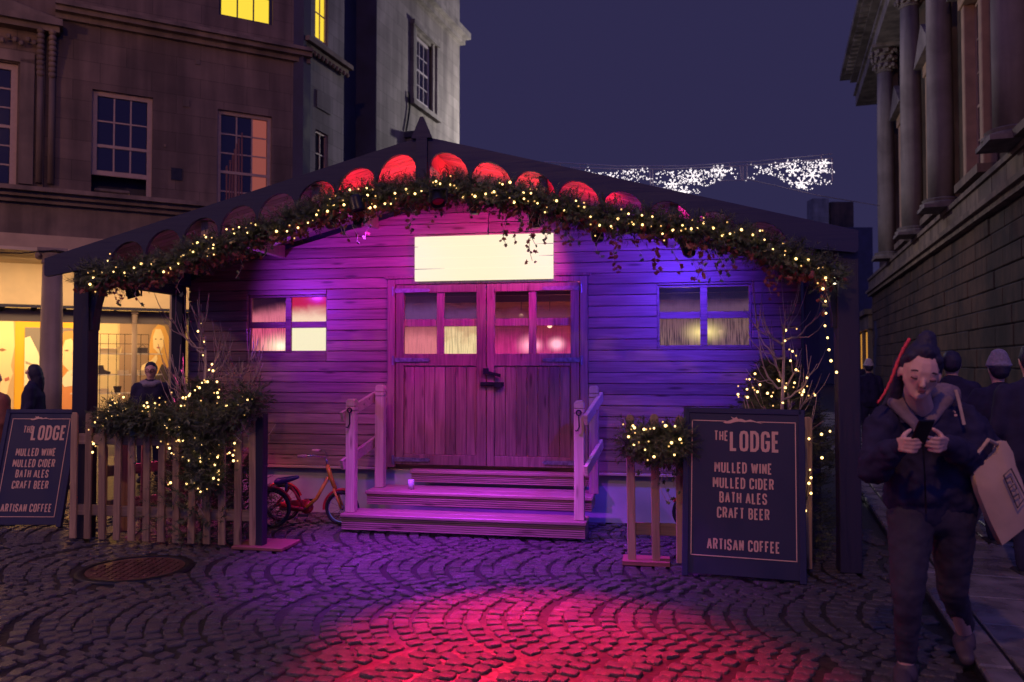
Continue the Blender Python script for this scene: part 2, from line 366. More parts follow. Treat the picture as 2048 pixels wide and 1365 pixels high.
# flagged pavement along the street, right of the kerb line
pv = thing('flagstone_pavement', '', ''); del pv['label']; del pv['category']; pv['kind'] = 'structure'; pv.location = (0, 0, 0); pv.rotation_euler = (0, 0, ST.a)
b = MB(); b.box(0, 60, -4.5, -.92, -.05, .035); b.build('bedding', M['joint'], pv)
b = MB(); far = MB(); s = 2.2; cnt = 0
for i in range(44):
    s0 = 1.2 + i * .56; y = -.93 - .16
    if s0 > 13:
        pass
    while y > -4.5:
        d_ = random.choice((.55, .7, .85)); y1 = max(y - d_, -4.5)
        z = .05 + random.uniform(-.006, .006)
        if cnt < 290 and s0 < 14:
            o = MB().box(-.27, .27, -(y - y1) / 2 + .008, (y - y1) / 2 - .008, -.03, 0).build('flagstone', M['flag'], pv, bevel=.006)
            o.location = (s0 + .28, (y + y1) / 2, z); o.rotation_euler = (random.uniform(-.008, .008), random.uniform(-.01, .01), 0); cnt += 1
        else: far.box(s0 + .01, s0 + .55, y1 + .008, y - .008, 0, z)
        y = y1
far.build('flagstones', M['flag'], pv, kind='stuff')
for i in range(26):
    o = MB().box(-.445, .445, -.075, .075, -.1, 0).build('kerbstone', M['flag'], pv, bevel=.01); o.location = (1.2 + i * .91, -1.0, .058)

# ------------------------------------------------------------------ stone house on the left (local frame FA)
hs = thing('stone_townhouse', 'dim brown stone townhouse with sash windows above the lit shop front', 'building', FA.o, FA.a)
U1 = FA.px(606, 300)[0]; U0 = -9.0; ZB = 4.72; ZT = 13.5
def sash(parent, u0, u1, z0, z1, nx, nz, y=.0, lit=None, deep=.14, fr=.075, frame_mat=None, litcols=None):
    """window: frame > panes; a mesh frame with bars, every pane an object of its own"""
    fm = frame_mat or M['white_frame']
    b = MB(); yo, yi = y + deep - .06, y + deep
    b.box(u0, u0 + fr, yo, yi, z0, z1); b.box(u1 - fr, u1, yo, yi, z0, z1)
    b.box(u0 + fr, u1 - fr, yo, yi, z0, z0 + fr); b.box(u0 + fr, u1 - fr, yo, yi, z1 - fr, z1)
    zs = [z0 + fr + (z1 - z0 - 2 * fr) * i / nz for i in range(nz + 1)]; us = [u0 + fr + (u1 - u0 - 2 * fr) * i / nx for i in range(nx + 1)]
    for i in range(1, nx): b.box(us[i] - .014, us[i] + .014, yo + .012, yi - .012, z0 + fr, z1 - fr)
    for i in range(1, nz):
        t = .028 if i == nz // 2 else .014
        b.box(u0 + fr, u1 - fr, yo + (.004 if t > .02 else .015), yi - (.006 if t > .02 else .015), zs[i] - t, zs[i] + t)
    wf = b.build('window', fm, parent)
    for i in range(nx):
        for j in range(nz):
            m = M['dark_glass']
            if lit: m = lit if not litcols else (lit if i in litcols else M['dark_glass'])
            MB().box(us[i] + .012, us[i + 1] - .012, yi - .03, yi - .024, zs[j] + .012, zs[j + 1] - .012).build('pane', m, wf)
    return wf
def wall_holes(b, u0, u1, z0, z1, holes, y0, y1):
    """wall slab in the x-z plane with rectangular openings"""
    us = sorted({u0, u1, *[h[0] for h in holes], *[h[1] for h in holes]})
    for a, c in zip(us, us[1:]):
        hh = sorted([h for h in holes if h[0] <= a + 1e-6 and h[1] >= c - 1e-6], key=lambda h: h[2]); z = z0
        for h in hh:
            if h[2] > z: b.box(a, c, y0, y1, z, h[2])
            z = h[3]
        if z < z1: b.box(a, c, y0, y1, z, z1)
def pxbox(fr, x0, y0, x1, y1, v=0):
    a = fr.px(x0, y0, v); c = fr.px(x1, y1, v); return a[0], c[0], c[1], a[1]
W2 = pxbox(FA, 185, 178, 303, 414); W3 = pxbox(FA, 436, 218, 542, 436)
W1 = (FA.px(-80, 130)[0], FA.px(36, 130)[0], FA.px(36, 380)[1], FA.px(36, 128)[1])
W4 = (W3[0], W3[1], FA.px(490, 40)[1], FA.px(490, 40)[1] + 2.2)
W3 = (W3[0], W3[1], W2[2], W3[3])
b = MB(); wall_holes(b, U0, U1, ZB, ZT, [W1, W2, W3, W4], 0, .45); b.build('wall', M['bath'], hs)
b = MB(); b.box(U0 - .2, U1 - .02, .5, 6, ZB, ZT); b.build('interior', M['night'], hs)
sash(hs, *W1, 3, 6, lit=None, fr=.11); zq = W2[2] + (W2[3] - W2[2]) * .25; sash(hs, W2[0], W2[1], zq, W2[3], 3, 3, fr=.09); MB().box(W2[1] - .09, W2[1], .08, .14, W2[2], zq - .002).build('sash_stile', M['white_frame'], hs)
rose = emit('curtained_room_light', (.42, .10, .075), .62); yel = emit('bright_room_light', (1.0, .70, .045), 1.05)
sash(hs, *W3, 3, 5, lit=rose, litcols=(2,)); sash(hs, *W4, 3, 4, lit=yel, fr=.05, frame_mat=M['dark_timber'])
# curtain fold seen at the bottom of the third window
b = MB()
for i in range(7):
    u = W3[0] + .2 + i * .05; b.tube([(u, .105, W3[2] + .1), (u + .02 * math.sin(i), .105, W3[2] + 1.0 + .12 * i)], .018, 5)
b.build('curtain', plain('curtain_cloth', (.22, .09, .09), .9), hs)
# mouldings
b = MB()
zc = FA.px(245, 100)[1]
def cornice(b, u0, u1, z, prof):      # prof: (depth out, z0, z1)
    for d_, za, zb in prof: b.box(u0, u1, -d_, .0, z + za, z + zb)
b1 = MB(); cornice(b1, U0, U1 + .1, 4.55, [(.12, -.12, -.03), (.22, -.03, .06), (.34, .06, .14), (.12, .14, .17)]); b1.build('ledge', M['stonetrim'], hs)
b1 = MB(); cornice(b1, -1.2, U1 + .12, FA.px(420, 85)[1], [(.1, -.10, 0), (.24, 0, .09), (.32, .09, .16)]); b1.build('string_course', M['stonetrim'], hs)
b1 = MB(); b1.box(U0, U1 + .1, -.02, .4, 3.86, 4.43); b1.build('frieze', M['stonetrim'], hs)
b1 = MB(); b1.box(U0, U1 + .1, -.06, .42, 3.62, 3.86); b1.build('architrave', plain('lit_soffit_stone', (.5, .36, .24), .8, nz=.15, nscale=3), hs)  # arcade light put into a paler stone colour
# carved surround and consoles round the first window
bx0, bx1 = FA.px(35, 300)[0], FA.px(122, 300)[0]
b1 = MB(); b1.box(bx0 + .02, bx0 + .25, -.06, -.002, ZB + .05, W1[3] + .1); b1.box(U0, bx0 + .25, -.06, -.002, W1[3] + .02, W1[3] + .22)
b1.box(bx0 + .40, bx1 - .28, -.09, -.002, ZB, W1[3] + .75); b1.build('window_surround', M['stonetrim'], hs, bevel=.02)
for uu in (bx0 + .34, bx1 - .16):
    b1 = MB()
    for i in range(9):
        t = i / 8; b1.ell((uu, -.07 - .10 * (1 - t) ** 1.5, W1[3] + .62 - .75 * t), (.07, .05 + .05 * (1 - t), .07), n=8, m=5)
    b1.box(uu - .05, uu + .05, -.08, -.002, ZB + .1, W1[3] + .1)
    b1.build('console', M['stonetrim'], hs, True)
b1 = MB(); b1.box(U0, bx1, -.34, -.003, W1[3] + .72, W1[3] + .84); b1.box(U0, bx1 - .05, -.24, -.003, W1[3] + .62, W1[3] + .72)
for i in range(26): b1.ell((bx1 - .45 - i * .1, -.10, W1[3] + .40 + .05 * math.sin(i * 2.1)), (.05, .05, .05), n=6, m=4)
b1.prism([(U0, W1[3] + .84), (bx1, W1[3] + .84), (U0 + .6, W1[3] + 2.6), (U0, W1[3] + 2.6)], -.30, -.1)
b1.build('pediment', M['stonetrim'], hs)
# sills, keystones, small vents
for W_ in (W2, W3):
    MB().box(W_[0] - .06, W_[1] + .06, -.07, .10, W_[2] - .1, W_[2] - .003).build('sill', M['stonetrim'], hs)
for x, y, s_ in ((353, 349, .10), (372, 207, .06), (395, 125, .04), (330, 292, .02)):
    u, z = FA.px(x, y); MB().box(u - s_, u + s_, -.02, -.002, z - s_ * 1.2, z + s_ * 1.2).build('wall_vent', M['stonetrim'] if s_ != .10 else M['iron'], hs)
# carved seat/box seen through the open lower sash
u, z = FA.px(225, 394); b1 = MB(); b1.box(u - .26, u + .26, .16, .4, z - .18, z + .1); b1.box(u - .31, u + .31, .12, .42, z + .1, z + .17); b1.build('carved_chest', M['stonetrim'], hs, bevel=.02)
# street side of the same house: canted end face towards the street
P1 = FA.p(U1, 0); q = .7
e = Frame((P1.x, P1.y, 0), ST.a)
ex0 = 0.0; ex1 = None
def solve_px(fr, x):                  # u where the frame's front plane meets image column x
    return fr.px(x, 300)[0]
L2 = solve_px(e, 687)
hb = thing('canted_bay_end', 'narrow grey stone end face of the townhouse with an oblique lit yellow window', 'building', e.o, e.a)
def pb(x0, yt, x1, yb): a = e.px(x0, yt); c = e.px(x1, yb); return a[0], c[0], c[1], a[1]
WA = pb(631, 262, 656, 350); WB = pb(631, 0, 656, 98)
WA = (WA[0], WA[1], WA[2] - 1, e.px(631, 258)[1]); WB = (WB[0], WB[1], e.px(643, 85)[1], e.px(643, 85)[1] + 2.4)
b = MB(); wall_holes(b, .002, L2, 0, ZT, [WA, WB], 0, .4); b.build('wall', M['bathgrey'], hb)
MB().box(.1, L2 + .0, .45, 3, 0, ZT).build('interior', M['night'], hb)
sash(hb, *WA, 2, 4, fr=.06, deep=.1); sash(hb, *WB, 2, 4, lit=yel, fr=.06, deep=.1)
zl = e.px(655, 118)[1]; b1 = MB(); b1.box(-.1, L2 + .1, -.2, -.002, zl, zl + .1); b1.box(-.05, L2 + .05, -.1, -.002, zl - .1, zl)
for i in range(12): b1.ell((i * L2 / 11, -.09, zl - .14), (.05, .05, .06), n=6, m=4)
b1.build('dentil_course', M['stonetrim'], hb)
a = e.px(632, 170); MB().box(a[0], a[0] + .6, -.03, -.002, a[1] - .5, a[1] - .1).build('stone_tablet', M['bathgrey'], hb, bevel=.01)
MB().box(-.16, .12, -.1, .3, 0, ZT).build('corner_pilaster', M['night'], hb)
# dark wall filling the recess, then the grey tower
tw_o = ST.p(18.4, 9.7); 
dk = thing('recessed_house', 'unlit dark house wall filling the gap left of the grey stone tower', 'building', tw_o, ST.a)
MB().box(-1.5, 0.3, .6, 8, 0, 16).build('wall', M['night'], dk)
tf = Frame(tw_o, ST.a)
tw = thing('grey_stone_tower_house', 'tall grey stone house lit by street light with one oblique sash window', 'building', tw_o, ST.a)
TL = tf.px(919, 200)[0]
def tb(x0, y0, x1, y1): a = tf.px(x0, y0); c = tf.px(x1, y1); return a[0], c[0], c[1], a[1]
a0 = tf.px(822, 45); a1 = tf.px(871, 236); WT = (a0[0], a1[0], a1[1], tf.px(871, 96)[1])
b = MB(); wall_holes(b, .01, TL, 0, 14, [(WT[0] + .1, WT[1] - .1, WT[2] + .1, WT[3] - .1)], 0, .5); b.build('wall', M['bathgrey'], tw)
MB().box(.2, TL, .55, 4, 0, 14).build('interior', M['night'], tw)
MB().box(-.02, .005, .0, 4, 0, 14).build('gable_wall', M['night'], tw)
sash(tw, WT[0] + .35, WT[1] - .35, WT[2] + .12, WT[3] - .12, 3, 4, deep=.12, fr=.09, frame_mat=plain('grey_window_paint', (.42, .38, .40), .5))
b1 = MB(); b1.box(WT[0] - .02, WT[0] + .1, -.1, -.002, WT[2], WT[3]); b1.box(WT[1] - .1, WT[1] + .02, -.1, -.002, WT[2], WT[3]); b1.box(WT[0] - .05, WT[1] + .05, -.14, -.002, WT[3], WT[3] + .14); b1.box(WT[0] - .1, WT[1] + .1, -.16, -.002, WT[2] - .14, WT[2])
b1.box(WT[0] + .18, WT[0] + .3, -.05, -.002, WT[2], WT[3]); b1.box(WT[1] - .3, WT[1] - .18, -.05, -.002, WT[2], WT[3])
b1.build('window_surround', M['bathgrey'], tw)
c0 = tf.px(808, 268); c1 = tf.px(856, 240); b1 = MB(); b1.box(c0[0], c0[0] + 1.6, -.42, -.002, c0[1] - .1, c0[1] + .06); b1.build('door_hood', M['night'], tw)
b1 = MB(); b1.box(c0[0] + .1, c0[0] + .3, -.3, -.002, c0[1] - .8, c0[1] - .1); b1.box(c0[0] + 1.3, c0[0] + 1.5, -.3, -.002, c0[1] - .8, c0[1] - .1); b1.box(c0[0] + .3, c0[0] + 1.3, -.1, -.002, c0[1] - .5, c0[1] - .12); b1.build('hood_bracket', M['bathgrey'], tw, bevel=.03)
b1 = MB(); pz = [tf.px(x, y) for x, y in ((814, 185), (816, 215), (813, 240), (809, 262))]; b1.tube([(p[0], -.05, p[1]) for p in pz], .03, 6); b1.build('drainpipe', M['iron'], tw)
cz = tf.px(912, 75)[1]; b1 = MB(); b1.box(-.3, TL + .25, -.3, .3, cz + .1, cz + .3); b1.box(-.2, TL + .15, -.15, .3, cz - .1, cz + .1); b1.build('cornice', M['bathgrey'], tw)

# ------------------------------------------------------------------ shop under the left house
sh = thing('shop_front', 'brightly lit cream shop front behind stone columns left of the lodge', 'shop', FA.o, FA.a)
b = MB(); b.box(U0 - 4, U1, 2.2, 2.3, 2.72, 3.62); b.build('fascia_wall', M['cream'], sh)
b = MB(); b.box(U0 - 4, U1, -.06, 2.3, 3.56, 3.62); b.build('soffit', M['cream'], sh)
b = MB(); b.box(U0 - 4, U1 + .4, 4.6, 4.7, 0, 3.0); b.box(U1 + .3, U1 + .4, 2.2, 4.7, 0, 3); b.box(U0 - 4, U1, 2.3, 4.6, 2.95, 3.0); b.build('shop_wall', M['cream'], sh)
b = MB(); b.box(U0 - 4, U1, 2.21, 2.29, 2.66, 2.72); b.box(U0 - 4, U1, 2.2, 2.3, 0, .25); b.build('window_frame', M['dark_timber'], sh)
b = MB(); b.box(U0 - 4, U1, 2.45, 2.5, 2.38, 2.66); b.build('lighting_pelmet', plain('grey_pelmet', (.14, .12, .13), .7), sh)
for x in (5, 70, 130, 232, 282):
    u, z = FA.px(x, 612, 2.4)
    s_ = thing('track_spotlight', {5: 'black track spotlight nearest the left picture edge inside the shop', 70: 'black track spotlight just left of the thick stone column', 130: 'black track spotlight between stone column and lodge post', 232: 'black track spotlight just right of the lodge post', 282: 'black track spotlight right of the slim iron column'}[x], 'spotlight', FA.p(u, 2.4, z), FA.a, 'track spotlights in the shop')
    Mx = Matrix.Rotation(.4, 4, 'Y') @ Matrix.Rotation(.4, 4, 'X')
    MB().lathe([(.05, -.1), (.055, .0), (.055, .08), (.03, .12)], 12, Mx).build('lamp_head', M['iron'], s_, True)
    MB().bar((0, 0, .06), (0, 0, .19), .02, .02).build('bracket', M['iron'], s_)
lamp('AREA', 'shop_light', FA.p(-2.6, 3.3, 2.9), FA.p(-2.6, 4.3, 1), 330, (1, .64, .24), shape='RECTANGLE', size=7, size_y=1.0)
lamp('AREA', 'arcade_light', FA.p(-2.6, 1.0, 3.5), FA.p(-2.6, 2.1, 0), 190, (1, .62, .30), shape='RECTANGLE', size=9, size_y=.6)
# columns of the arcade
def stone_column(x, yb, r, label, v, top=3.62, mat=None, grp='columns of the shop arcade'):
    u, z = FA.px(x, 600, v)
    c = thing('column', label, 'column', FA.p(u, v), FA.a, grp)
    mat = mat or M['column_warm']
    MB().lathe([(r * 1.0, .2), (r * 1.02, 1.2), (r * .97, 2.4), (r * .88, top - .28)], 24).build('shaft', mat, c, True)
    MB().lathe([(r * 1.3, 0), (r * 1.3, .1), (r * 1.15, .14), (r * 1.2, .18), (r * 1.0, .21)], 24).build('base', mat, c)
    b = MB(); b.lathe([(r * .9, top - .3), (r * 1.05, top - .26), (r * .92, top - .23), (r * 1.1, top - .1), (r * 1.0, top - .08)], 20)
    if r > .1:
        for sx in (-1, 1): b.torus((sx * r * 1.12, -.02, top - .14), r * .28, r * .16, 'y', 14, 6); b.ell((sx * r * 1.12, 0, top - .14), (.05, r * .9, .05))
    b.box(-r * 1.3, r * 1.3, -r * 1.2, r * 1.2, top - .07, top - .002); b.build('capital', mat, c, bevel=.01)
    return c
M['column_warm'] = stone('column_warm_stone', (.52, .40, .32), (.34, .25, .21), 1.6, .8, .3)
stone_column(104, 800, .185, 'thick stone column with scrolled capital standing before the lit shop', 0)
stone_column(352, 800, .12, 'pale stone column just left of the lodge seen behind the bare sapling', .0)
stone_column(270, 800, .055, 'slim cream iron column inside the shop window by the shelf rack', 2.35, 2.66)
# posters (flat prints) with generic figures
def poster(name, label, x0, y0, x1, y1, v, bgc, shapes):
    a = FA.px(x0, y0, v); c = FA.px(x1, y1, v)
    p = thing(name, label, 'poster', FA.p(a[0], v, c[1]), FA.a, 'posters in the shop')
    W_, H_ = c[0] - a[0], a[1] - c[1]
    MB().box(0, W_, .006, .02, 0, H_).build('print', plain('poster_ground', bgc, .6), p)
    for i, (col, pts) in enumerate(shapes):
        b = MB(); b.prism([(px_ * W_, pz_ * H_) for px_, pz_ in pts], .0035 - i * .003, .0055 - i * .003 + .0); b.build('printed_figure', plain('poster_ink', col, .6), p)
def oval(cx, cz, rx, rz, n=18, wob=0): return [(cx + rx * math.cos(2 * math.pi * i / n) * (1 + wob * math.sin(3 * i)), cz + rz * math.sin(2 * math.pi * i / n)) for i in range(n)]
poster('poster', 'pale poster with blurred face at the left picture edge', -60, 632, 27, 830, 4.5, (.62, .42, .24), [((.90, .70, .45), [(.2, 1), (.95, 1), (1, .7), (.92, .5), (.97, .42), (.88, .3), (.8, .1), (.2, 0)]), ((.30, .14, .08), [(0, 1), (.45, 1), (.35, .8), (.42, .55), (.25, .2), (0, 0)]), ((.35, .16, .10), [(.62, .66), (.72, .68), (.82, .66), (.72, .645)]), ((.55, .18, .14), [(.78, .37), (.88, .39), (.9, .36), (.8, .34)])])
poster('poster', 'plain bright yellow poster panel left of the thick column', 30, 632, 150, 830, 4.52, (.85, .45, .03), [])
poster('poster', 'grey poster of figure in white knitwear behind the thick column', 50, 655, 150, 830, 4.49, (.22, .19, .22), [((.92, .82, .66), [(0, .88), (.1, .9), (.26, .72), (.36, .5), (.30, .3), (.36, 0), (0, 0)]), ((.45, .36, .3), [(.02, .62), (.28, .56), (.28, .54), (.02, .59)]), ((.45, .36, .3), [(.02, .52), (.30, .46), (.30, .44), (.02, .49)]), ((.70, .30, .10), [(.62, .42), (.58, .66), (.64, .86), (.76, .96), (.92, .97), (1, .85), (1, .3), (.8, .32)]), ((.70, .28, .12), [(.40, 0), (.55, .24), (.75, .36), (1, .40), (1, 0)]), ((.95, .72, .48), [(.74, .58), (.72, .74), (.78, .86), (.90, .88), (1, .80), (1, .56), (.88, .50)]), ((.25, .12, .08), [(.76, .74), (.82, .755), (.87, .74), (.82, .73)]), ((.95, .85, .7), [(.70, .40), (.84, .50), (1, .54), (1, .34), (.78, .32)])])
poster('poster', 'poster of long haired blonde figure in dark top right of the shelf rack', 240, 641, 349, 800, 4.49, (.34, .22, .18), [((.78, .44, .15), [(.52, .50), (.53, .72), (.58, .88), (.68, .96), (.80, .94), (.88, .80), (.90, .55), (.97, .32), (.90, .18), (.55, .2), (.46, .34)]), ((.98, .78, .52), [(.60, .66), (.59, .80), (.64, .90), (.73, .90), (.79, .80), (.78, .68), (.71, .58)]), ((.07, .05, .07), [(.52, .42), (.60, .47), (.66, .30), (.76, .46), (.90, .38), (.95, 0), (.48, 0)]), ((.98, .78, .52), [(.34, .30), (.46, .40), (.60, .40), (.68, .52), (.66, .58), (.56, .50), (.40, .44)]), ((.25, .12, .10), [(.615, .77), (.64, .78), (.665, .77), (.64, .765)]), ((.25, .12, .10), [(.71, .77), (.74, .78), (.765, .77), (.74, .765)]), ((.62, .2, .16), [(.65, .665), (.69, .68), (.73, .665), (.69, .65)])])
# shelf rack
a = FA.px(184, 668, 2.9); c = FA.px(296, 800, 2.9)
rk = thing('shelf_rack', 'black wire shelf rack of shoes and boxes inside the lit shop', 'rack', FA.p(a[0], 2.9), FA.a)
W_ = c[0] - a[0]; H_ = a[1]
b = MB()
for i in range(8): b.bar((i * W_ / 7, 0, 0), (i * W_ / 7, 0, H_), .012, .012)
for zz in (H_, H_ * .9, .3): b.bar((0, 0, zz), (W_, 0, zz), .012, .012)
b.build('wire_frame', M['iron'], rk)
zs = [FA.px(230, y, 2.9)[1] for y in (708, 750, 787)]
for z_ in zs: MB().box(-.4, W_ + .3, .02, .32, z_ - .012, z_ + .012).build('shelf', plain('shelf_board', (.8, .72, .6), .4), rk)
rr = random.Random(3)
goods = [('shoe', 'shoe'), ('box', 'box'), ('handbag', 'bag')]
names = iter(['dark ankle boot on the middle shelf of the rack, left end', 'cream box on the middle shelf of the rack, second from left', 'tan box on the middle shelf of the rack, near the slim column', 'pale folded stack on the top shelf of the rack, left end', 'white cup shaped pot on the top shelf of the rack beside slim column', 'dark purse on the top shelf of the rack, right end', 'white box on the bottom shelf of the rack, left end', 'round dark plant pot on the bottom shelf of the rack', 'pale box on the bottom shelf of the rack, right end'])
for lvl, kinds in ((1, ('boot', 'box', 'box')), (0, ('stack', 'pot', 'purse')), (2, ('box', 'pot', 'box'))):
    for i, kd in enumerate(kinds):
        u = W_ * (.12 + .34 * i); z_ = zs[lvl] + .013; lb = next(names); b = MB()
        colr = (.05, .04, .06) if 'dark' in lb else (.75, .6, .4)
        if kd == 'boot': b.prism([(0, 0), (.24, 0), (.25, .05), (.12, .1), (.1, .2), (0, .2)], -.04, .04)
        elif kd == 'box': b.box(0, .22, -.1, .1, 0, .09)
        elif kd == 'stack': [b.box(rr.uniform(0, .02), .38, -.12, .12, q_ * .03, q_ * .03 + .026) for q_ in range(4)]
        elif kd == 'pot': b.lathe([(.06, 0), (.085, .14), (.075, .14), (.05, .02)], 12)
        else: b.box(0, .22, -.06, .06, 0, .13); b.torus((.11, 0, .13), .06, .008, 'y', 12, 5, 0, math.pi)
        o = b.build({'boot': 'ankle_boot', 'box': 'shoe_box', 'stack': 'folded_stack', 'pot': 'pot', 'purse': 'purse'}[kd], plain('goods', colr, .6), None, bevel=.006 if kd != 'pot' else 0)
        o.location = FA.p(a[0] + u, 3.06, z_); o.rotation_euler = (0, 0, FA.a); tag(o, lb, {'boot': 'boot', 'box': 'box', 'stack': 'stack', 'pot': 'pot', 'purse': 'purse'}[kd], 'goods on the shop rack')

# ------------------------------------------------------------------ classical stone building on the right (street frame)
gh = thing('columned_stone_hall', 'dark classical stone hall with giant columns and rusticated base', 'building', (0, 0, 0), ST.a)
AY = -4.5; S0, S1 = 11.0, 41.7
MB().box(S0, S1, AY - 8, AY - .035, 0, 5.2).build('wall', M['night'], gh)
MB().box(S0, S1, AY - 8, AY - .35, 5.2, 17.5).build('upper_wall', M['rust'], gh)
hz = [.0, .5, .95, 1.4, 1.85, 2.3, 2.7, 3.1, 3.5, 3.9, 4.3, 4.72]
rs = random.Random(5); nb = 0
arch = [(40.2, 41.3, 0, 3.4)]
for r_ in range(len(hz) - 1):
    s = S0 + (r_ % 2) * .6
    while s < S1 - .1 and nb < 296:
        e1 = min(s + rs.uniform(1.1, 1.5), S1)
        if not any(a_[0] < (s + e1) / 2 < a_[1] and a_[2] <= hz[r_] < a_[3] for a_ in arch):
            o = MB().box(s + .008, e1 - .008, AY - .15, AY + rs.uniform(-.012, .02), hz[r_] + .010, hz[r_ + 1] - .012).build('stone_block', M['rust'], gh, bevel=.02); nb += 1
        s = e1
for a_ in arch[1:]: MB().box(a_[0], a_[1], AY - .45, AY - .03, a_[2], a_[3]).build('blind_niche', M['night'], gh)
b = MB(); b.box(S0, S1 + .2, AY - .2, AY + .16, 4.72, 4.86); b.box(S0, S1 + .2, AY - .2, AY + .26, 4.86, 4.98); b.build('base_cornice', M['stonetrim'], gh)
s = S0
while s < S1 - .5:
    MB().box(s + .015, s + 1.13, AY - .2, AY + .10 + rs.uniform(0, .01), 4.98, 5.46).build('parapet_panel', M['stonetrim'], gh, bevel=.01); s += 1.15
b = MB(); b.box(S0, S1 + .2, AY - .2, AY + .17, 5.46, 5.58); b.build('parapet_coping', M['stonetrim'], gh)
def scol(k, y=-4.3): a_ = -y; return a_ * (.9505 + .3107 * k) / (.9505 * k - .3107)
colS = [scol((x - 1024) / F) for x in (1778, 1830, 1889)] + [17.0]
HT = 14.0
for i, s in enumerate(colS):
    o = thing_col = MB().lathe([(.32, 5.86), (.325, 7.5), (.305, 11), (.275, HT - 1.0)], 28).build('column_shaft', M['column'], gh, True); o.location = (s, AY + .22, 0)
    b = MB(); b.box(-.55, .55, -.5, .5, 5.585, 5.68); b.lathe([(.52, 5.68), (.52, 5.74), (.44, 5.78), (.47, 5.84), (.41, 5.87)], 24); o = b.build('column_base', M['column'], gh); o.location = (s, AY + .22, 0)
    b = MB(); b.lathe([(.29, HT - 1.0), (.33, HT - .97), (.29, HT - .93), (.31, HT - .5), (.46, HT - .15)], 20)
    for ring, (rz, rr_) in enumerate(((.78, .34), (.50, .39), (.26, .48))):
        for q_ in range(10):
            t = 2 * math.pi * (q_ + .5 * ring) / 10
            for w_ in range(3):
                b.ell(((rr_ + .03 * w_) * math.cos(t + .12 * (w_ - 1)), (rr_ + .03 * w_) * math.sin(t + .12 * (w_ - 1)), HT - rz - .05 * (w_ == 0)), (.065, .065, .09), n=6, m=4)
    b.box(-.55, .55, -.5, .5, HT - .12, HT); o = b.build('capital', M['column'], gh); o.location = (s, AY + .22, 0)
    b = MB(); b.box(-.5, .5, -.6, -.36, 5.585, HT); o = b.build('pilaster', M['column'], gh); o.location = (s + 1.15, AY + .22, 0)
for i in range(len(colS) - 1):
    sm = (32.0, 26.4, 21.4)[i]
    b = MB(); b.box(sm - 1.0, sm - .72, AY - .35, AY - .05, 6.0, 10.4); b.box(sm + .72, sm + 1.0, AY - .35, AY - .05, 6.0, 10.4); b.box(sm - 1.1, sm + 1.1, AY - .35, AY + .0, 10.4, 10.75)
    b.build('window_surround', plain('orange_lit_stone', (.40, .26, .18), .8, nz=.2, nscale=3), gh, bevel=.02)  # orange uplight painted into the stone colour
    b = MB(); b.prism([(sm - 1.3, 10.75), (sm + 1.3, 10.75), (sm, 11.7)], AY - .35, AY + .22); b.build('window_pediment', M['column'], gh)
    MB().box(sm - 1.2, sm + 1.2, AY - .35, AY + .12, 5.8, 6.0).build('window_sill', M['stonetrim'], gh)
    sash(gh, sm - .72, sm + .72, 6.05, 10.35, 3, 5, y=AY - .4, deep=.1)
b = MB(); b.box(S0, S1 + .1, AY - .4, AY + .6, HT, HT + .5); b.box(S0, S1 + .1, AY - .4, AY + .7, HT + .5, HT + .62); b.box(S0, S1 + .1, AY - .4, AY + .45, HT + .62, HT + 1.3); b.build('entablature', M['column'], gh)
b = MB(); b.box(S0, S1 + .8, AY - .4, AY + 1.25, HT + 1.55, HT + 1.8); b.box(S0, S1 + .5, AY - .4, AY + .8, HT + 1.3, HT + 1.55)
for i in range(60): b.box(S0 + i * .51, S0 + i * .51 + .25, AY + .8, AY + 1.1, HT + 1.4, HT + 1.55)
b.build('cornice', M['column'], gh)
b = MB(); b.box(S0, S1, AY - 6, AY - .2, HT + 1.8, HT + 2.6); b.build('parapet', M['night'], gh)
# projecting window ledge with sloping shadow, near right
MB().box(14.5, 17.6, AY - .1, AY + .35, 5.59, 5.75).build('ledge', M['stonetrim'], gh)

# far shop with yellow windows at the end of the hall
fs_o = ST.p(42.2, -4.5)
fs = thing('far_corner_shop', 'small far shop with tall yellow lit windows beyond the dark hall', 'shop', fs_o, ST.a)
MB().box(0, 14, -6, -.1, 0, 3.9).build('wall', M['rust'], fs)
b = MB(); b.box(-.2, 14, -.1, .3, 3.9, 4.15); b.box(0, 14, -.1, .12, 3.2, 3.9); b.build('shop_cornice', M['stonetrim'], fs)
am = emit('amber_shop_light', (.85, .36, .05), .75)
for i in range(5):
    MB().box(.7 + i * 2.6, 2.5 + i * 2.6, -.09, -.03, .5, 3.1).build('window', am, fs)
    MB().box(.3 + i * 2.6, .62 + i * 2.6, -.1, .1, 0, 3.2).build('pilaster', M['stonetrim'], fs)
# dark blocks closing the view behind the lodge
def block(name, label, x0, x1, ytop, Y, mat, dep=8):
    a_ = at(x0, ytop, Y); c_ = at(x1, ytop, Y)
    t = thing(name, label, 'building', (a_.x, Y, 0)); MB().box(0, c_.x - a_.x, 0, dep, 0, a_.z).build('wall', mat, t); return t, a_
t, a_ = block('dark_terrace', 'unlit far terrace closing the street with a pale chimney', 1500, 1745, 455, 60, M['night'])
c0 = at(1630, 452, 59.9); c1 = at(1662, 395, 59.9)
MB().box(c0.x - a_.x, c1.x - a_.x, .3, 1.5, c0.z - 1, c1.z).build('chimney', M['bathgrey'], t)
MB().box(c0.x - a_.x + 1.3, c0.x - a_.x + 3.0, .1, 1, c0.z - .5, c1.z - .3).build('chimney', M['rust'], t)
t, a_ = block('dark_warehouse', 'low unlit building hidden behind the lodge roof ridge', 1000, 1500, 420, 50, M['night'])
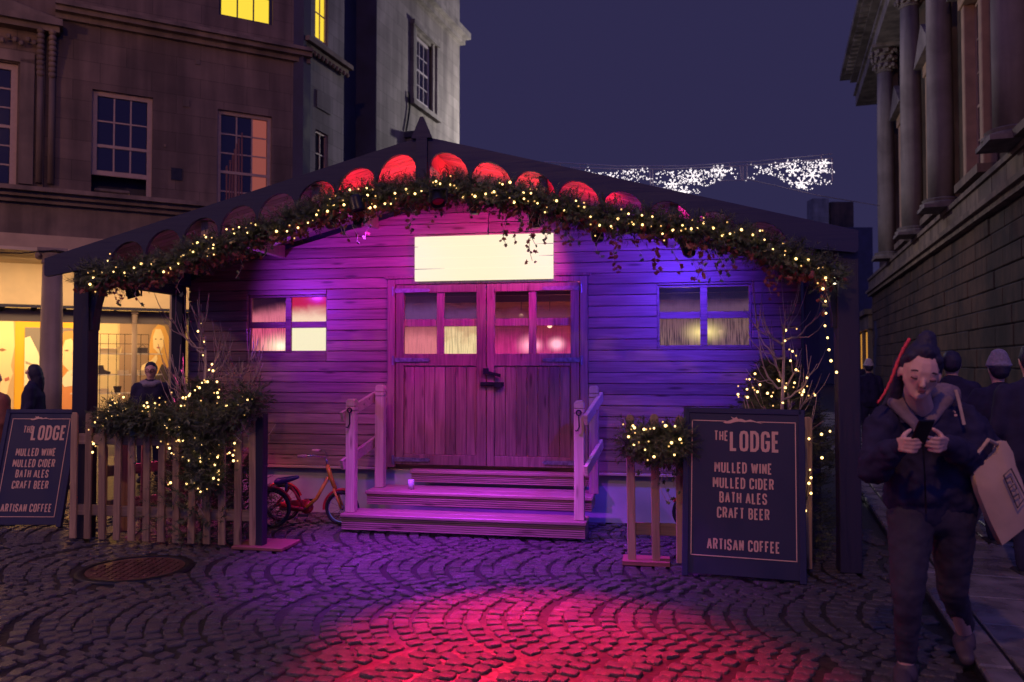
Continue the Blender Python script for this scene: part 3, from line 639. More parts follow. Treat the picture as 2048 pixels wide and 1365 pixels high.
# ------------------------------------------------------------------ the lodge (frame LG: u right, v back, wall face at v = 0)
lo = thing('timber_lodge', 'wooden gabled festive lodge washed in purple, magenta and blue light', 'cabin', LG.o, LG.a)
RID, HALF, TOPZ, SL = -.1, 3.40, 3.30, .262
def roofz(u): return TOPZ - SL * abs(u - RID)         # top of the roof
def soff(u): return roofz(u) - .13                    # underside at the wall
def wb(x0, y0, x1, y1, v=0): a = LG.px(x0, y0, v); c = LG.px(x1, y1, v); return [a[0], c[0], c[1], a[1]]
WLh = wb(497, 592, 654, 706); WRh = wb(1314, 571, 1504, 695); DR = wb(778, 560, 1177, 957)
DR[2] = .50
UL, UR, ZS = -3.1, 3.0, .48                          # wall ends, bottom of the siding
boards_holes = [WLh, WRh, [DR[0], DR[1], 0, DR[3]]]
# backing wall behind the boards, with the openings left free
hz_ = [WLh, WRh, [DR[0], DR[1], 0, DR[3]]]
b = MB(); wall_holes(b, UL, UR, ZS - .02, 2.36, [WLh, WRh, [DR[0], DR[1], ZS - .02, DR[3]]], .02, .09); b.prism([(UL, 2.36), (UR, 2.36), (UR, soff(UR)), (RID, soff(RID)), (UL, soff(UL))], .02, .09)
b.build('wall_frame', M['dark_timber'], lo)
def clip_board(z0, z1, u0, u1):
    """board polygon cut to the slope of the roof"""
    def lim(z): h = (TOPZ - .13 - z) / SL; return RID - h, RID + h
    l0, r0 = lim(z0); l1, r1 = lim(z1); pts = []
    a0, b0 = max(u0, l0), min(u1, r0); a1, b1 = max(u0, l1), min(u1, r1)
    if b0 - a0 < .02: return None
    if b1 <= a1: return [(a0, z0), (b0, z0), ((a0 + b0) / 2, min(z1, soff((a0 + b0) / 2)))]
    return [(a0, z0), (b0, z0), (b1, z1), (a1, z1)]
rb = random.Random(11); z = ZS; PH = .1045
while z < TOPZ - .15:
    z1 = z + PH - .004; extra = []; us = [(UL, UR)]
    for h in boards_holes:
        if h[2] < z1 - .004 and h[3] > z + .004:
            if h[2] > z + .012: extra.append((h[0], h[1], z, h[2]))
            if h[3] < z1 - .012: extra.append((h[0], h[1], h[3], z1))
            nu = []
            for a_, c_ in us:
                if h[1] <= a_ or h[0] >= c_: nu.append((a_, c_)); continue
                if h[0] > a_: nu.append((a_, h[0]))
                if h[1] < c_: nu.append((h[1], c_))
            us = nu
    cuts = []
    for a_, c_ in us:
        if z > DR[3] and a_ < .1 < c_: cuts += [(a_, .10), (.104, c_)]
        elif c_ - a_ > 2.6: m_ = rb.uniform(-.6, .6) + (a_ + c_) / 2; cuts += [(a_, m_), (m_ + .003, c_)]
        else: cuts.append((a_, c_))
    for a_, c_ in cuts:
        poly = clip_board(z, z1, a_ + .001, c_ - .001)
        if not poly: continue
        # shiplap: bottom edge proud of the top edge
        n = len(poly); pr = [(-.016 - .007 * (1 - (q[1] - z) / PH)) for q in poly]
        b = MB(); vv = [(q[0], pr[i], q[1]) for i, q in enumerate(poly)] + [(q[0], .018, q[1]) for q in poly]
        b.add(vv, [tuple(range(n)), tuple(range(2 * n - 1, n - 1, -1))] + [(i, i + n, (i + 1) % n + n, (i + 1) % n) for i in range(n)])
        b.build('siding_board', M['siding'], lo, bevel=.004)
    for a_, c_, za, zb_ in extra: MB().box(a_ + .001, c_ - .001, -.020, .018, za, zb_).build('siding_board', M['siding'], lo, bevel=.003)
    z += PH
# plinth and ledge under the siding
MB().box(UL + .02, UR - .02, .03, .14, 0, ZS - .03).build('plinth', M['plinth'], lo)
MB().box(UL, DR[0] - .01, -.035, .03, ZS - .03, ZS - .003).build('plinth_ledge', M['rail_wood'], lo, bevel=.004)
MB().box(DR[1] + .01, UR, -.035, .03, ZS - .03, ZS - .003).build('plinth_ledge', M['rail_wood'], lo, bevel=.004)
# side and rear walls, interior
b = MB(); b.box(UL, UL + .07, .1, 4.5, 0, 2.42); b.box(UR - .07, UR, .1, 4.5, 0, 2.42); b.build('side_walls', M['dark_timber'], lo)
b = MB(); b.prism([(UL, 0), (UR, 0), (UR, soff(UR)), (RID, soff(RID)), (UL, soff(UL))], 4.5, 4.57); b.build('rear_wall', M['dark_timber'], lo)
MB().box(UL + .1, UR - .1, .14, 4.4, .44, .5).build('floor', M['deck_wood'], lo)
b = MB(); b.prism([(UL + .08, .5), (UR - .08, .5), (UR - .08, soff(UR) - .02), (RID, soff(RID) - .02), (UL + .08, soff(UL) - .02)], 2.6, 2.64); b.build('partition', M['siding'], lo)
for v_ in (.9, 1.8):
    b = MB(); b.bar((UL + .1, v_, 2.3), (UR - .1, v_, 2.3), .07, .12); b.bar((RID, v_, 2.3), (RID, v_, 3.0), .07, .07); b.build('tie_beam', M['dark_timber'], lo)
# windows: frame > panes with condensation
def fog_pane(name, top, bot, strength, streak=.0, line=.5, soft=.35, glow=None, clear=0, grad=0.0, wisp=.5, dark=(.02, .014, .02)):
    """condensation with the room light painted in as emission: upper part clear, lower part misted, running drops"""
    k = N(name); tc = k.n.new('ShaderNodeTexCoord'); sx = k.n.new('ShaderNodeSeparateXYZ'); k.link(tc.outputs['Generated'], sx.inputs[0])
    mp = k.n.new('ShaderNodeMapping'); k.link(tc.outputs['Object'], mp.inputs[0]); mp.inputs['Scale'].default_value = (4, 4, 4)
    n1 = k.noise(mp.outputs[0], 1.5, 4, .4); mp2 = k.n.new('ShaderNodeMapping'); k.link(tc.outputs['Object'], mp2.inputs[0]); mp2.inputs['Scale'].default_value = (90, 90, 5)
    n2 = k.noise(mp2.outputs[0], 1.0, 3); mp3 = k.n.new('ShaderNodeMapping'); k.link(tc.outputs['Object'], mp3.inputs[0]); mp3.inputs['Scale'].default_value = (230, 230, 230); n3 = k.noise(mp3.outputs[0], 1, 1)
    z = sx.outputs[2]; x = sx.outputs[0]
    zz = k.mathn('ADD', z, k.mathn('MULTIPLY', k.mathn('SUBTRACT', n1.outputs[0], .5), wisp)); zz = k.mathn('ADD', zz, k.mathn('MULTIPLY', x, -grad))
    mr = k.n.new('ShaderNodeMapRange'); mr.interpolation_type = 'SMOOTHSTEP'; k.link(zz, mr.inputs[0]); mr.inputs[1].default_value = line - soft; mr.inputs[2].default_value = line + soft; mr.inputs[3].default_value = 1; mr.inputs[4].default_value = 0
    mx = k.n.new('ShaderNodeMix'); mx.data_type = 'RGBA'; k.link(mr.outputs[0], mx.inputs[0]); mx.inputs[6].default_value = (*top, 1); mx.inputs[7].default_value = (*bot, 1)
    col = mx.outputs[2]
    if streak:
        st = k.ramp(n2.outputs[0], [(.38, (1 - streak,) * 3), (.55, (1, 1, 1))]); m2 = k.n.new('ShaderNodeMix'); m2.data_type = 'RGBA'; m2.blend_type = 'MULTIPLY'; m2.inputs[0].default_value = 1
        k.link(col, m2.inputs[6]); k.link(st.outputs[0], m2.inputs[7]); col = m2.outputs[2]
    dr = k.ramp(n3.outputs[0], [(.35, (.8,) * 3), (.6, (1, 1, 1))]); m4 = k.n.new('ShaderNodeMix'); m4.data_type = 'RGBA'; m4.blend_type = 'MULTIPLY'; m4.inputs[0].default_value = .6
    k.link(col, m4.inputs[6]); k.link(dr.outputs[0], m4.inputs[7]); col = m4.outputs[2]
    for gl in (glow or []):  # soft glow spots painted in place of bulbs inside
        gx, gz, gr, gs, gc = gl
        vx = k.mathn('SUBTRACT', x, gx); vz = k.mathn('SUBTRACT', z, gz); d_ = k.mathn('SQRT', k.mathn('ADD', k.mathn('MULTIPLY', vx, vx), k.mathn('MULTIPLY', vz, vz)))
        f_ = k.mathn('MULTIPLY', k.mathn('POWER', k.mathn('MAXIMUM', k.mathn('SUBTRACT', 1, k.mathn('DIVIDE', d_, gr)), 0), 2.0), gs)
        m3 = k.n.new('ShaderNodeMix'); m3.data_type = 'RGBA'; m3.blend_type = 'ADD'; k.link(k.mathn('MINIMUM', f_, 1.0), m3.inputs[0]); k.link(col, m3.inputs[6]); m3.inputs[7].default_value = (*gc, 1); col = m3.outputs[2]
    k.b.inputs['Base Color'].default_value = (*dark, 1); k.b.inputs['Roughness'].default_value = .12; k.b.inputs['Specular IOR Level'].default_value = .15
    k.link(col, k.b.inputs['Emission Color']); k.b.inputs['Emission Strength'].default_value = strength
    if clear:
        tr = k.n.new('ShaderNodeBsdfTransparent'); ms = k.n.new('ShaderNodeMixShader')
        k.link(k.mathn('MULTIPLY_ADD', mr.outputs[0], clear, 1 - clear), ms.inputs[0]); k.link(tr.outputs[0], ms.inputs[1]); k.link(k.b.outputs[0], ms.inputs[2]); k.link(ms.outputs[0], k.out.inputs[0])
    return k.m
cr = (1.0, .90, .58)
P_ = {
 'l': [[fog_pane('mist_l_ul', (.03, .008, .03), (.85, .20, .28), .9, .25, .40, .35, grad=.25, clear=.7), fog_pane('mist_l_ur', (.55, .015, .05), (1, .70, .48), 1, 0, .42, .34)],
       [fog_pane('mist_l_ll', (.80, .10, .22), (.95, .22, .30), 1, .65, .5, .5, glow=[(.85, .2, .8, 1.2, (.8, .9, .5))]), fog_pane('mist_l_lr', cr, cr, 1.0, .0, .5, .5)]],
 'a': [[fog_pane('mist_a_ul', (.03, .010, .04), (.13, .05, .17), .9, .1, .50, .3, clear=.55), fog_pane('mist_a_ur', (.03, .01, .03), (.12, .04, .13), .9, .1, .35, .25, clear=.7)],
       [fog_pane('mist_a_ll', (.34, .08, .10), (.72, .20, .22), 1, .15, .75, .3, clear=.3), fog_pane('mist_a_lr', (.80, .52, .26), (.95, .72, .36), 1, .35, .65, .4, wisp=2.4, clear=.4)]],
 'b': [[fog_pane('mist_b_ul', (.06, .008, .02), (.17, .035, .045), .9, .1, .25, .3, clear=.9), fog_pane('mist_b_ur', (.07, .010, .02), (.15, .03, .05), .9, 0, .25, .3, clear=.9)],
       [fog_pane('mist_b_ll', (.16, .015, .05), (.60, .03, .20), 1, .3, .6, .5, glow=[(1.05, .3, .55, 1.5, (1, .45, .5))], clear=.6), fog_pane('mist_b_lr', (.30, .02, .06), (.60, .05, .20), 1, .4, .5, .5, glow=[(-.05, .3, .35, 1.4, (1, .4, .5)), (.58, .34, .36, 2.0, (1, .5, .55))], clear=.6)]],
 'r': [[fog_pane('mist_r_ul', (.018, .012, .03), (.15, .07, .11), .9, .15, .42, .3, clear=.6), fog_pane('mist_r_ur', (.018, .012, .03), (.14, .07, .10), .9, .15, .38, .3, clear=.6)],
       [fog_pane('mist_r_ll', (.20, .10, .10), (.26, .14, .10), 1, .8, .5, .5, glow=[(1.0, .5, .6, 1.2, (.9, .72, .22))], clear=.4), fog_pane('mist_r_lr', (.22, .12, .10), (.20, .10, .09), 1, .8, .5, .5, glow=[(0, .5, .6, 1.2, (.9, .72, .22))], clear=.4)]],
}
def casement(parent, h, key, v0, fr=.045, mid=.065, midz=None, mat=None):
    u0, u1, z0, z1 = h; mat = mat or M['siding']; um = (u0 + u1) / 2; zm = midz or (z0 + z1) / 2
    b = MB()
    if fr: b.box(u0, u0 + fr, v0, v0 + .05, z0, z1); b.box(u1 - fr, u1, v0, v0 + .05, z0, z1); b.box(u0 + fr, u1 - fr, v0, v0 + .05, z0, z0 + fr); b.box(u0 + fr, u1 - fr, v0, v0 + .05, z1 - fr, z1)
    b.box(um - mid / 2, um + mid / 2, v0 + .004, v0 + .04, z0 + fr, z1 - fr)
    b.box(u0 + fr, um - mid / 2, v0 + .008, v0 + .04, zm - mid / 2, zm + mid / 2); b.box(um + mid / 2, u1 - fr, v0 + .008, v0 + .04, zm - mid / 2, zm + mid / 2)
    wf = b.build('window', mat, parent, bevel=.003)
    q = P_[key]
    for j, (za, zb_) in enumerate(((zm + mid / 2, z1 - fr), (z0 + fr, zm - mid / 2))):
        for i, (ua, ub) in enumerate(((u0 + fr, um - mid / 2), (um + mid / 2, u1 - fr))):
            MB().box(ua, ub, v0 + .026, v0 + .034, za, zb_).build('pane', q[j][i], wf)
    return wf
casement(lo, WLh, 'l', .018, fr=.022, midz=LG.px(575, 650)[1]); casement(lo, WRh, 'r', .018, fr=.022, midz=LG.px(1409, 630)[1])
# door frame and two leaves
du0, du1, dz1 = DR[0], DR[1], DR[3]
b = MB(); b.box(du0 - .0, du0 + .075, -.045, .05, ZS, dz1); b.box(du1 - .075, du1, -.045, .05, ZS, dz1); b.box(du0 + .075, du1 - .075, -.042, .05, dz1 - .055, dz1)
b.build('door_frame', M['door_wood'], lo, bevel=.005)
b = MB(); b.box(du0 - .03, du1 + .03, -.06, .0, dz1 + .002, dz1 + .028); b.build('door_head_trim', M['door_wood'], lo, bevel=.004)
dm = LG.px(974, 700)[0]; da, dc = du0 + .08, du1 - .08
wz1 = LG.px(880, 586)[1]; wz0 = LG.px(880, 708)[1]
for side, (u0, u1, key) in enumerate(((da, dm - .004, 'a'), (dm + .004, dc, 'b'))):
    y0 = -.03; b = MB(); st = .085 if side == 0 else .075
    top = dz1 - .06
    b.box(u0, u0 + st, y0, .02, ZS + .03, top); b.box(u1 - st - .01, u1, y0, .02, ZS + .03, top)
    b.box(u0 + st, u1 - st - .01, y0 + .003, .02, wz1, top); b.box(u0 + st, u1 - st - .01, y0 + .003, .02, wz0 - .12, wz0); b.box(u0 + st, u1 - st - .01, y0 + .003, .02, ZS + .03, ZS + .13)
    leaf = b.build('door', M['door_wood'], lo, bevel=.004)
    h = [u0 + st, u1 - st - .01, wz0, wz1]; u_m = (h[0] + h[1]) / 2
    casement(lo, h, key, -.012, fr=0.0, mid=.075, midz=LG.px(880, 646)[1], mat=M['door_wood'])
    n = 7; wd = (h[1] - h[0]) / n
    for i in range(n):
        MB().box(h[0] + i * wd + .002, h[0] + (i + 1) * wd - .002, -.012 - rb.uniform(0, .003), .015, ZS + .13, wz0 - .12).build('plank', M['door_wood'], leaf, bevel=.004)
    # strap hinges
    for zz in (top - .055, wz0 - .06, ZS + .08):
        b = MB(); L_ = .34
        if side == 0: b.prism([(u0 - .02, zz - .022), (u0 + L_, zz - .016), (u0 + L_ + .02, zz), (u0 + L_, zz + .016), (u0 - .02, zz + .022)], y0 - .010, y0 - .001); b.tube([(u0 - .02, y0 - .012, zz - .05), (u0 - .02, y0 - .012, zz + .04)], .013, 8)
        else: b.prism([(u1 + .02, zz + .022), (u1 - L_, zz + .016), (u1 - L_ - .02, zz), (u1 - L_, zz - .016), (u1 + .02, zz - .022)], y0 - .010, y0 - .001); b.tube([(u1 + .02, y0 - .012, zz - .05), (u1 + .02, y0 - .012, zz + .04)], .013, 8)
        b.build('strap_hinge', M['hinge'], leaf)
b = MB(); u, z = LG.px(975, 745); b.box(u - .03, u + .02, -.06, -.035, z - .02, z + .04); b.bar((u - .0, -.06, z + .0), (u + .14, -.06, z - .03), .02, .03); b.build('door_latch', M['iron'], lo)
b = MB(); u, z = LG.px(985, 769); b.box(u - .11, u + .12, -.052, -.036, z - .018, z + .022); b.tube([(u - .1, -.066, z), (u + .02, -.066, z)], .009, 8); b.box(u + .03, u + .11, -.075, -.05, z - .03, z + .02); b.build('sliding_bolt', M['iron'], lo, bevel=.003)
# ------------------------------------------------------------------ roof: slabs, underside boards, purlins, scalloped bargeboards
VF, VB = -1.50, 4.7
for s in (-1, 1):
    HALF = 3.40 if s < 0 else 3.24; b = MB(); ue = RID + s * HALF
    zt, ze = TOPZ, roofz(ue)
    pts = [(RID, zt), (ue, ze), (ue, ze - .05), (RID, zt - .05)]
    b.prism(pts if s < 0 else pts[::-1], VF - .02, VB); b.build('roof', M['roofing'], lo)
    for i in range(16):                               # boards of the porch soffit, running down the slope
        v0 = VF + .01 + i * .093
        p = [(RID + s * .01, roofz(RID) - .053), (ue - s * .02, ze - .053 + .005), (ue - s * .02, ze - .075), (RID + s * .01, roofz(RID) - .075)]
        MB().prism(p if s < 0 else p[::-1], v0, v0 + .088).build('soffit_board', M['roof_board'], lo, bevel=.004)
    for k_ in (.95, 1.95, 3.0):
        uu = RID + s * k_; zz = roofz(uu) - .077
        MB().box(uu - .035, uu + .035, VF + .05, -.03, zz - .13, zz - .004).build('purlin', M['post_wood'] if k_ < 2.9 else M['dark_timber'], lo, bevel=.005)
    # bargeboard with semicircular scallops
    r_ = .163; pit = .342; top = []; low = []
    L_ = HALF; n = int((L_ - .15) / pit) - 1
    off0 = .215
    q = []                                             # lower outline in distance along the slope d -> drop below roof line
    q.append((0.0, .37)); q.append((off0 - r_ + 0.0, .37))
    for i in range(n):
        c_ = off0 + i * pit
        if i > 0: q.append((c_ - r_, .33))
        for a_ in range(0, 11):
            t = math.pi - math.pi * a_ / 10; q.append((c_ + r_ * math.cos(t), .245 - r_ * math.sin(t)))
        q.append((c_ + r_, .33))
    q.append((c_ + r_ + .02, .22)); q.append((L_ - .02, .16)); q.append((L_, .14))
    b = MB(); m_ = len(q)
    upper = [(RID + s * d_, roofz(RID + s * d_) + .004) for d_, _ in q]; lower = [(RID + s * d_, roofz(RID + s * d_) - h_) for d_, h_ in q]
    vv = [(x, y, z_) for y in (VF - .055, VF - .022) for x, z_ in upper + lower]; N2 = 2 * m_
    ff = []
    for i in range(m_ - 1):
        ff += [(i, i + 1, m_ + i + 1, m_ + i), (N2 + i, N2 + m_ + i, N2 + m_ + i + 1, N2 + i + 1), (m_ + i, m_ + i + 1, N2 + m_ + i + 1, N2 + m_ + i), (i, N2 + i, N2 + i + 1, i + 1)]
    b.add(vv, ff); b.build('bargeboard', M['dark_timber'], lo)
b = MB(); z_ = TOPZ; b.prism([(RID - .085, z_ - .02), (RID + .085, z_ - .02), (RID + .012, z_ + .15), (RID - .012, z_ + .15)], VF - .085, VF - .058); b.box(RID - .045, RID + .045, VF - .085, VF - .058, z_ - .5, z_ - .021); b.build('finial', M['dark_timber'], lo)
MB().box(RID - .05, RID + .05, VF + .03, -.03, TOPZ - .22, TOPZ - .08).build('ridge_beam', M['post_wood'], lo)
# magenta plate beam, seen under the left slope
b = MB(); uu = RID - 1.1; b.bar((RID - 1.05, -.7, soff(RID - 1.05) - .02), (RID - 1.72, -.7, soff(RID - 1.72) - .06), .05, .11); b.build('brace_board', M['post_wood'], lo)
# posts, knee braces and eaves beams
PL = LG.px(174, 640, -1.42)[0]; PR = LG.px(1692, 640, -1.42)[0]
for uu, s in ((PL, 1), (PR, -1)):
    zt = roofz(uu) - .08
    MB().box(uu - .075, uu + .075, -1.5, -1.36, 0, zt).build('porch_post', M['dark_post'], lo, bevel=.006)
    b = MB(); pts = []
    for i in range(9):
        t = math.pi / 2 * i / 8; pts.append((uu + s * (.07 + .26 * (1 - math.cos(t))), -1.43, zt - .62 + .52 * math.sin(t)))
    for a_, c_ in zip(pts, pts[1:]): b.bar(a_, Vector(c_) + (Vector(c_) - Vector(a_)) * .12, .06, .09, (0, 1, 0))
    b.build('knee_brace', M['dark_post'], lo)
    MB().box(uu - .06, uu + .06, -1.34, -.03, zt - .2, zt - .03).build('eaves_beam', M['dark_timber'], lo)
    MB().box(uu - .06, uu + .06, -.1, -.031, 0, zt - .2).build('wall_post', M['dark_post'], lo)
# blank sign, its brightness put into the planks as emission
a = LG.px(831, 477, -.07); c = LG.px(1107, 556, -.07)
sg = thing('blank_sign_board', 'blank cream sign of wooden planks with added glow above the double door', 'sign', LG.p((a[0] + c[0]) / 2, -.07, (a[1] + c[1]) / 2), LG.a - .0)
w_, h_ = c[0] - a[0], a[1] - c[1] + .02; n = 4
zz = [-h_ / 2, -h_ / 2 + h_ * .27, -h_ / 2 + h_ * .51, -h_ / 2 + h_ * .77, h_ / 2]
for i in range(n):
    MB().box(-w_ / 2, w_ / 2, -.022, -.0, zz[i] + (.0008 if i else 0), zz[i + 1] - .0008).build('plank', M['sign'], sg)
for u0, u1, zc_ in ((-w_ / 2, -w_ * .28, zz[1]), (w_ * .40, w_ / 2, zz[2]), (w_ * .38, w_ / 2, zz[3]), (-w_ / 2, -w_ * .47, zz[3])):
    b = MB(); b.add([(u0, -.0228, zc_ - (.0035 if u0 < 0 else .0005)), (u1, -.0228, zc_ - (.0005 if u0 < 0 else .0035)), (u1, -.0228, zc_ + (.0005 if u0 < 0 else .003)), (u0, -.0228, zc_ + (.003 if u0 < 0 else .0005))], [(0, 1, 2, 3)]); b.build('crack', M['dark_timber'], sg)
MB().box(-w_ / 2 + .03, w_ / 2 - .03, .0, .045, -h_ / 2 + .02, h_ / 2 - .02).build('batten', M['dark_timber'], sg)
# ------------------------------------------------------------------ steps with grooved boards and hand rails
sf = -.86                                             # front of the lowest step
fa = LG.px(683, 1045, sf); fc = LG.px(1170, 1045, sf)
st_ = thing('timber_steps', 'grooved timber steps with rope-hook handrail posts before the door', 'steps', LG.p((fa[0] + fc[0]) / 2, -.43), LG.a)
hw = (fc[0] - fa[0]) / 2; off = (fa[0] + fc[0]) / 2
def ridged(u0, u1, v0, z0, z1, nr):
    b = MB(); dz = (z1 - z0) / nr
    b.box(u0, u1, v0 + .014, v0 + .035, z0, z1)
    for i in range(nr): b.box(u0, u1, v0, v0 + .0145, z0 + dz * i + dz * .2, z0 + dz * i + dz * .75)
    return b
tiers = [(sf, .17, -hw, hw), (sf + .30, .33, -hw + .12, hw + .03), (-.16, .475, -hw + .42, hw - .02)]
for i, (v0, zt, u0, u1) in enumerate(tiers):
    v = v0 + .43; z0 = (0.03, .205, .36)[i]
    ridged(u0, u1, v, z0, zt - .03, 6 if i == 0 else 5).build('riser', M['deck_wood'], st_)
    back = (tiers[i + 1][0] + .43) if i < 2 else .40
    nb_ = 2 if i < 2 else 1; dv = (back - v + .02) / nb_
    for j in range(nb_):
        MB().box(u0 - .012, u1 + .012, v - .015 + j * dv, v - .015 + (j + 1) * dv - .006, zt - .029, zt).build('tread', M['deck_wood'], st_, bevel=.005)
    b = MB(); b.box(u0, u0 + .03, v + .036, back, z0, zt - .03); b.box(u1 - .03, u1, v + .036, back, z0, zt - .03); b.build('stringer', M['deck_wood'], st_)
for s in (-1, 1):
    uf = LG.px(703 if s < 0 else 1159, 950, sf + .1)[0] - off; ub = LG.px(761 if s < 0 else 1188, 900, sf + .52)[0] - off
    zf = LG.px(703, 798, sf + .1)[1]; zb = LG.px(761, 770, sf + .52)[1]
    for uu, vv_, z0, z1 in ((uf, sf + .1 + .43, .172, zf), (ub, sf + .52 + .43, .332, zb)):
        b = MB(); r_ = .042
        b.box(uu - r_, uu + r_, vv_ - r_, vv_ + r_, z0, z1 - .11); b.box(uu - r_ + .006, uu + r_ - .006, vv_ - r_ + .006, vv_ + r_ - .006, z1 - .11, z1 - .102)
        b.box(uu - r_, uu + r_, vv_ - r_, vv_ + r_, z1 - .102, z1 - .07); b.box(uu - r_ + .006, uu + r_ - .006, vv_ - r_ + .006, vv_ + r_ - .006, z1 - .07, z1 - .064)
        b.box(uu - r_, uu + r_, vv_ - r_, vv_ + r_, z1 - .064, z1 - .02); b.prism([(uu - r_, z1 - .02), (uu + r_, z1 - .02), (uu + r_ * .6, z1), (uu - r_ * .6, z1)], vv_ - r_, vv_ + r_)
        b.build('post', M['post_wood'], st_, bevel=.005)
    sd = s * .062 if s > 0 else -.062
    for dz in (-.19, -.62):
        a_ = Vector((uf + sd, sf + .02 + .43, zf + dz + .03)); c_ = Vector((ub + sd * 1.0, sf + .60 + .43, zb + dz + .09))
        MB().bar(a_, c_, .035, .09).build('handrail', M['rail_wood'], st_, bevel=.004)
    b = MB(); zk = zf - .10; vk = sf + .1 + .43 - .045; b.torus((uf, vk - .012, zk), .02, .007, 'y', 12, 5); b.tube([(uf, vk - .012, zk - .02), (uf + .004, vk - .016, zk - .12), (uf - .012, vk - .02, zk - .155)], .006, 6); b.tube([(uf - .012, vk - .02, zk - .155), (uf - .03, vk - .02, zk - .15)], .006, 6); b.build('gate_hook', M['iron'], st_)
# plastic cup left on the second tread
u, z = LG.px(822, 982, -.42); g_ = MB().lathe([(.022, 0), (.03, .09), (.028, .09), (.021, .004)], 14).build('plastic_cup', plain('clear_plastic', (.6, .55, .7), .15), None, True)
g_.location = LG.p(u, -.42, .331); tag(g_, 'empty clear plastic cup left on the wooden steps', 'cup')

# ------------------------------------------------------------------ stage lamps of the porch (fixture + light)
def par(name, label, p, target, col, power, size=R(50), blend=.8, hang=True):
    p = Vector(p); d = (Vector(target) - p).normalized(); t = thing(name, label, 'stage light', p)
    q = d.to_track_quat('Z', 'Y').to_matrix().to_4x4()
    MB().lathe([(.035, -.11), (.05, -.09), (.055, 0), (.06, .01), (.05, .012), (.045, -.02)], 14, q).build('lamp_can', M['iron'], t, True)
    MB().lathe([(.044, -.015), (.0001, -.012)], 14, q).build('lens', emit('lens_glow', col, .05), t)
    b = MB(); b.bar((-.065, 0, 0), (-.065, 0, .1 if hang else -.1), .008, .02); b.bar((.065, 0, 0), (.065, 0, .1 if hang else -.1), .008, .02); b.bar((-.065, 0, .1 if hang else -.1), (.065, 0, .1 if hang else -.1), .02, .008); b.build('yoke', M['iron'], t)
    l = lamp('SPOT', name + '_beam', p + d * .03, target, power, col, spot_size=size, spot_blend=blend, shadow_soft_size=.04)
def lp(u, v, z): return LG.p(u, v, z)
BLUE = (.09, .03, 1); MAG = (1, .03, .55); RED = (1, .012, .035)
par('par_lamp', 'black stage lamp under the right roof slope throwing blue on the siding', lp(2.0, -1.2, 2.46), lp(1.5, 0, 1.85), BLUE, 185, R(125))
par('par_lamp', 'black stage lamp under the roof right of the ridge throwing magenta on the door', lp(.80, -1.25, 2.78), lp(.0, 0, 2.25), MAG, 150, R(80))
par('par_lamp', 'violet glowing stage lamp under the left roof slope beside the bare sapling', lp(-2.25, -1.15, 2.33), lp(-1.2, 0, 2.0), (.30, .03, 1), 95, R(110))
par('par_lamp', 'black stage lamp left of the ridge throwing pink light on the steps', lp(-.45, -1.25, 2.82), lp(-.3, -.5, .6), (.9, .04, .60), 70, R(70))
par('par_lamp', 'magenta stage lamp among the garland lighting the left of the sign', lp(-1.0, -1.25, 2.70), lp(-1.0, 0, 2.3), (.70, .03, .85), 42, R(100))
par('par_lamp', 'added violet lamp concealed in the gable garland shining down before the steps', lp(-.55, -1.76, 2.70), ground(900, 1115), (.42, .025, 1), 1350, R(80), .95)  # unseen fixture added to put violet on the ground by the steps
par('par_lamp', 'added red lamp concealed in the garland by the ridge shining down on the cobbles', lp(.10, -1.80, 2.72), ground(1065, 1300), (1, .008, .07), 5200, R(46), 1.0)  # fixture added out of sight for the red pool on the setts
for i_, (u_, pw_) in enumerate(((-.75, 14), (-.30, 26), (.25, 26), (.75, 26), (1.25, 16))):
    par('par_lamp', 'small red uplight hidden behind the garland, number %s from the left' % ('one two three four five'.split()[i_]), lp(u_, -1.25, soff(u_) - .24), lp(u_ - .05, -1.2, soff(u_) + .2), RED, pw_, R(125), .6, True)
par('par_lamp', 'small magenta uplight hidden behind the right part of the garland', lp(1.95, -1.28, soff(1.95) - .2), lp(1.9, -1.2, soff(1.9)), (1, .02, .6), 12, R(130), .5, True)
par('par_lamp', 'pink stage lamp behind the left porch post shining on the fence return', lp(-2.85, -1.25, 2.1), lp(-2.45, -.75, .4), (1, .06, .42), 130, R(52), .6)
# lamps inside the lodge
lamp('POINT', 'lodge_room_red_light', lp(.9, 1.3, 1.7), None, 26, (1, .16, .14), shadow_soft_size=.08)
lamp('POINT', 'lodge_room_pink_light', lp(-1.6, 1.5, 1.9), None, 26, (1, .25, .22), shadow_soft_size=.08)
lamp('POINT', 'lodge_room_amber_light', lp(2.0, 1.3, 1.7), None, 12, (1, .6, .25), shadow_soft_size=.08)
pb_ = MB().ell((0, 0, 0), .028, n=10, m=7).mesh('bulb', True); pb_.materials.append(emit('room_bulb_glow', (1, .55, .35), 5))
for nm_, pts_ in (('string of round bulbs hanging inside the lodge behind the right door leaf', ((.25, 1.0, 2.02), (.55, 1.1, 1.92), (.85, 1.1, 1.72), (1.0, .8, 1.62))), ('string of round bulbs hanging inside the lodge behind the left door leaf', ((-.75, 1.0, 1.72), (-.72, .8, 1.55), (-.2, 1.1, 1.8))), ('string of round bulbs hanging inside the lodge behind the right window', ((1.55, .8, 1.80), (2.0, .9, 1.70), (2.35, .8, 1.82)))):
    t = thing('room_bulbs', nm_, 'string lights', lp(*pts_[0]), LG.a); o0 = Vector(pts_[0])
    for p_ in pts_: o = bpy.data.objects.new('bulb', pb_); COL.objects.link(o); o.parent = t; o.location = Vector(p_) - o0
    b = MB()
    for p_ in pts_: b.tube([Vector(p_) - o0 + Vector((0, 0, .02)), Vector(p_) - o0 + Vector((0, 0, .5))], .004, 4)
    b.build('wire', M['wire'], t)
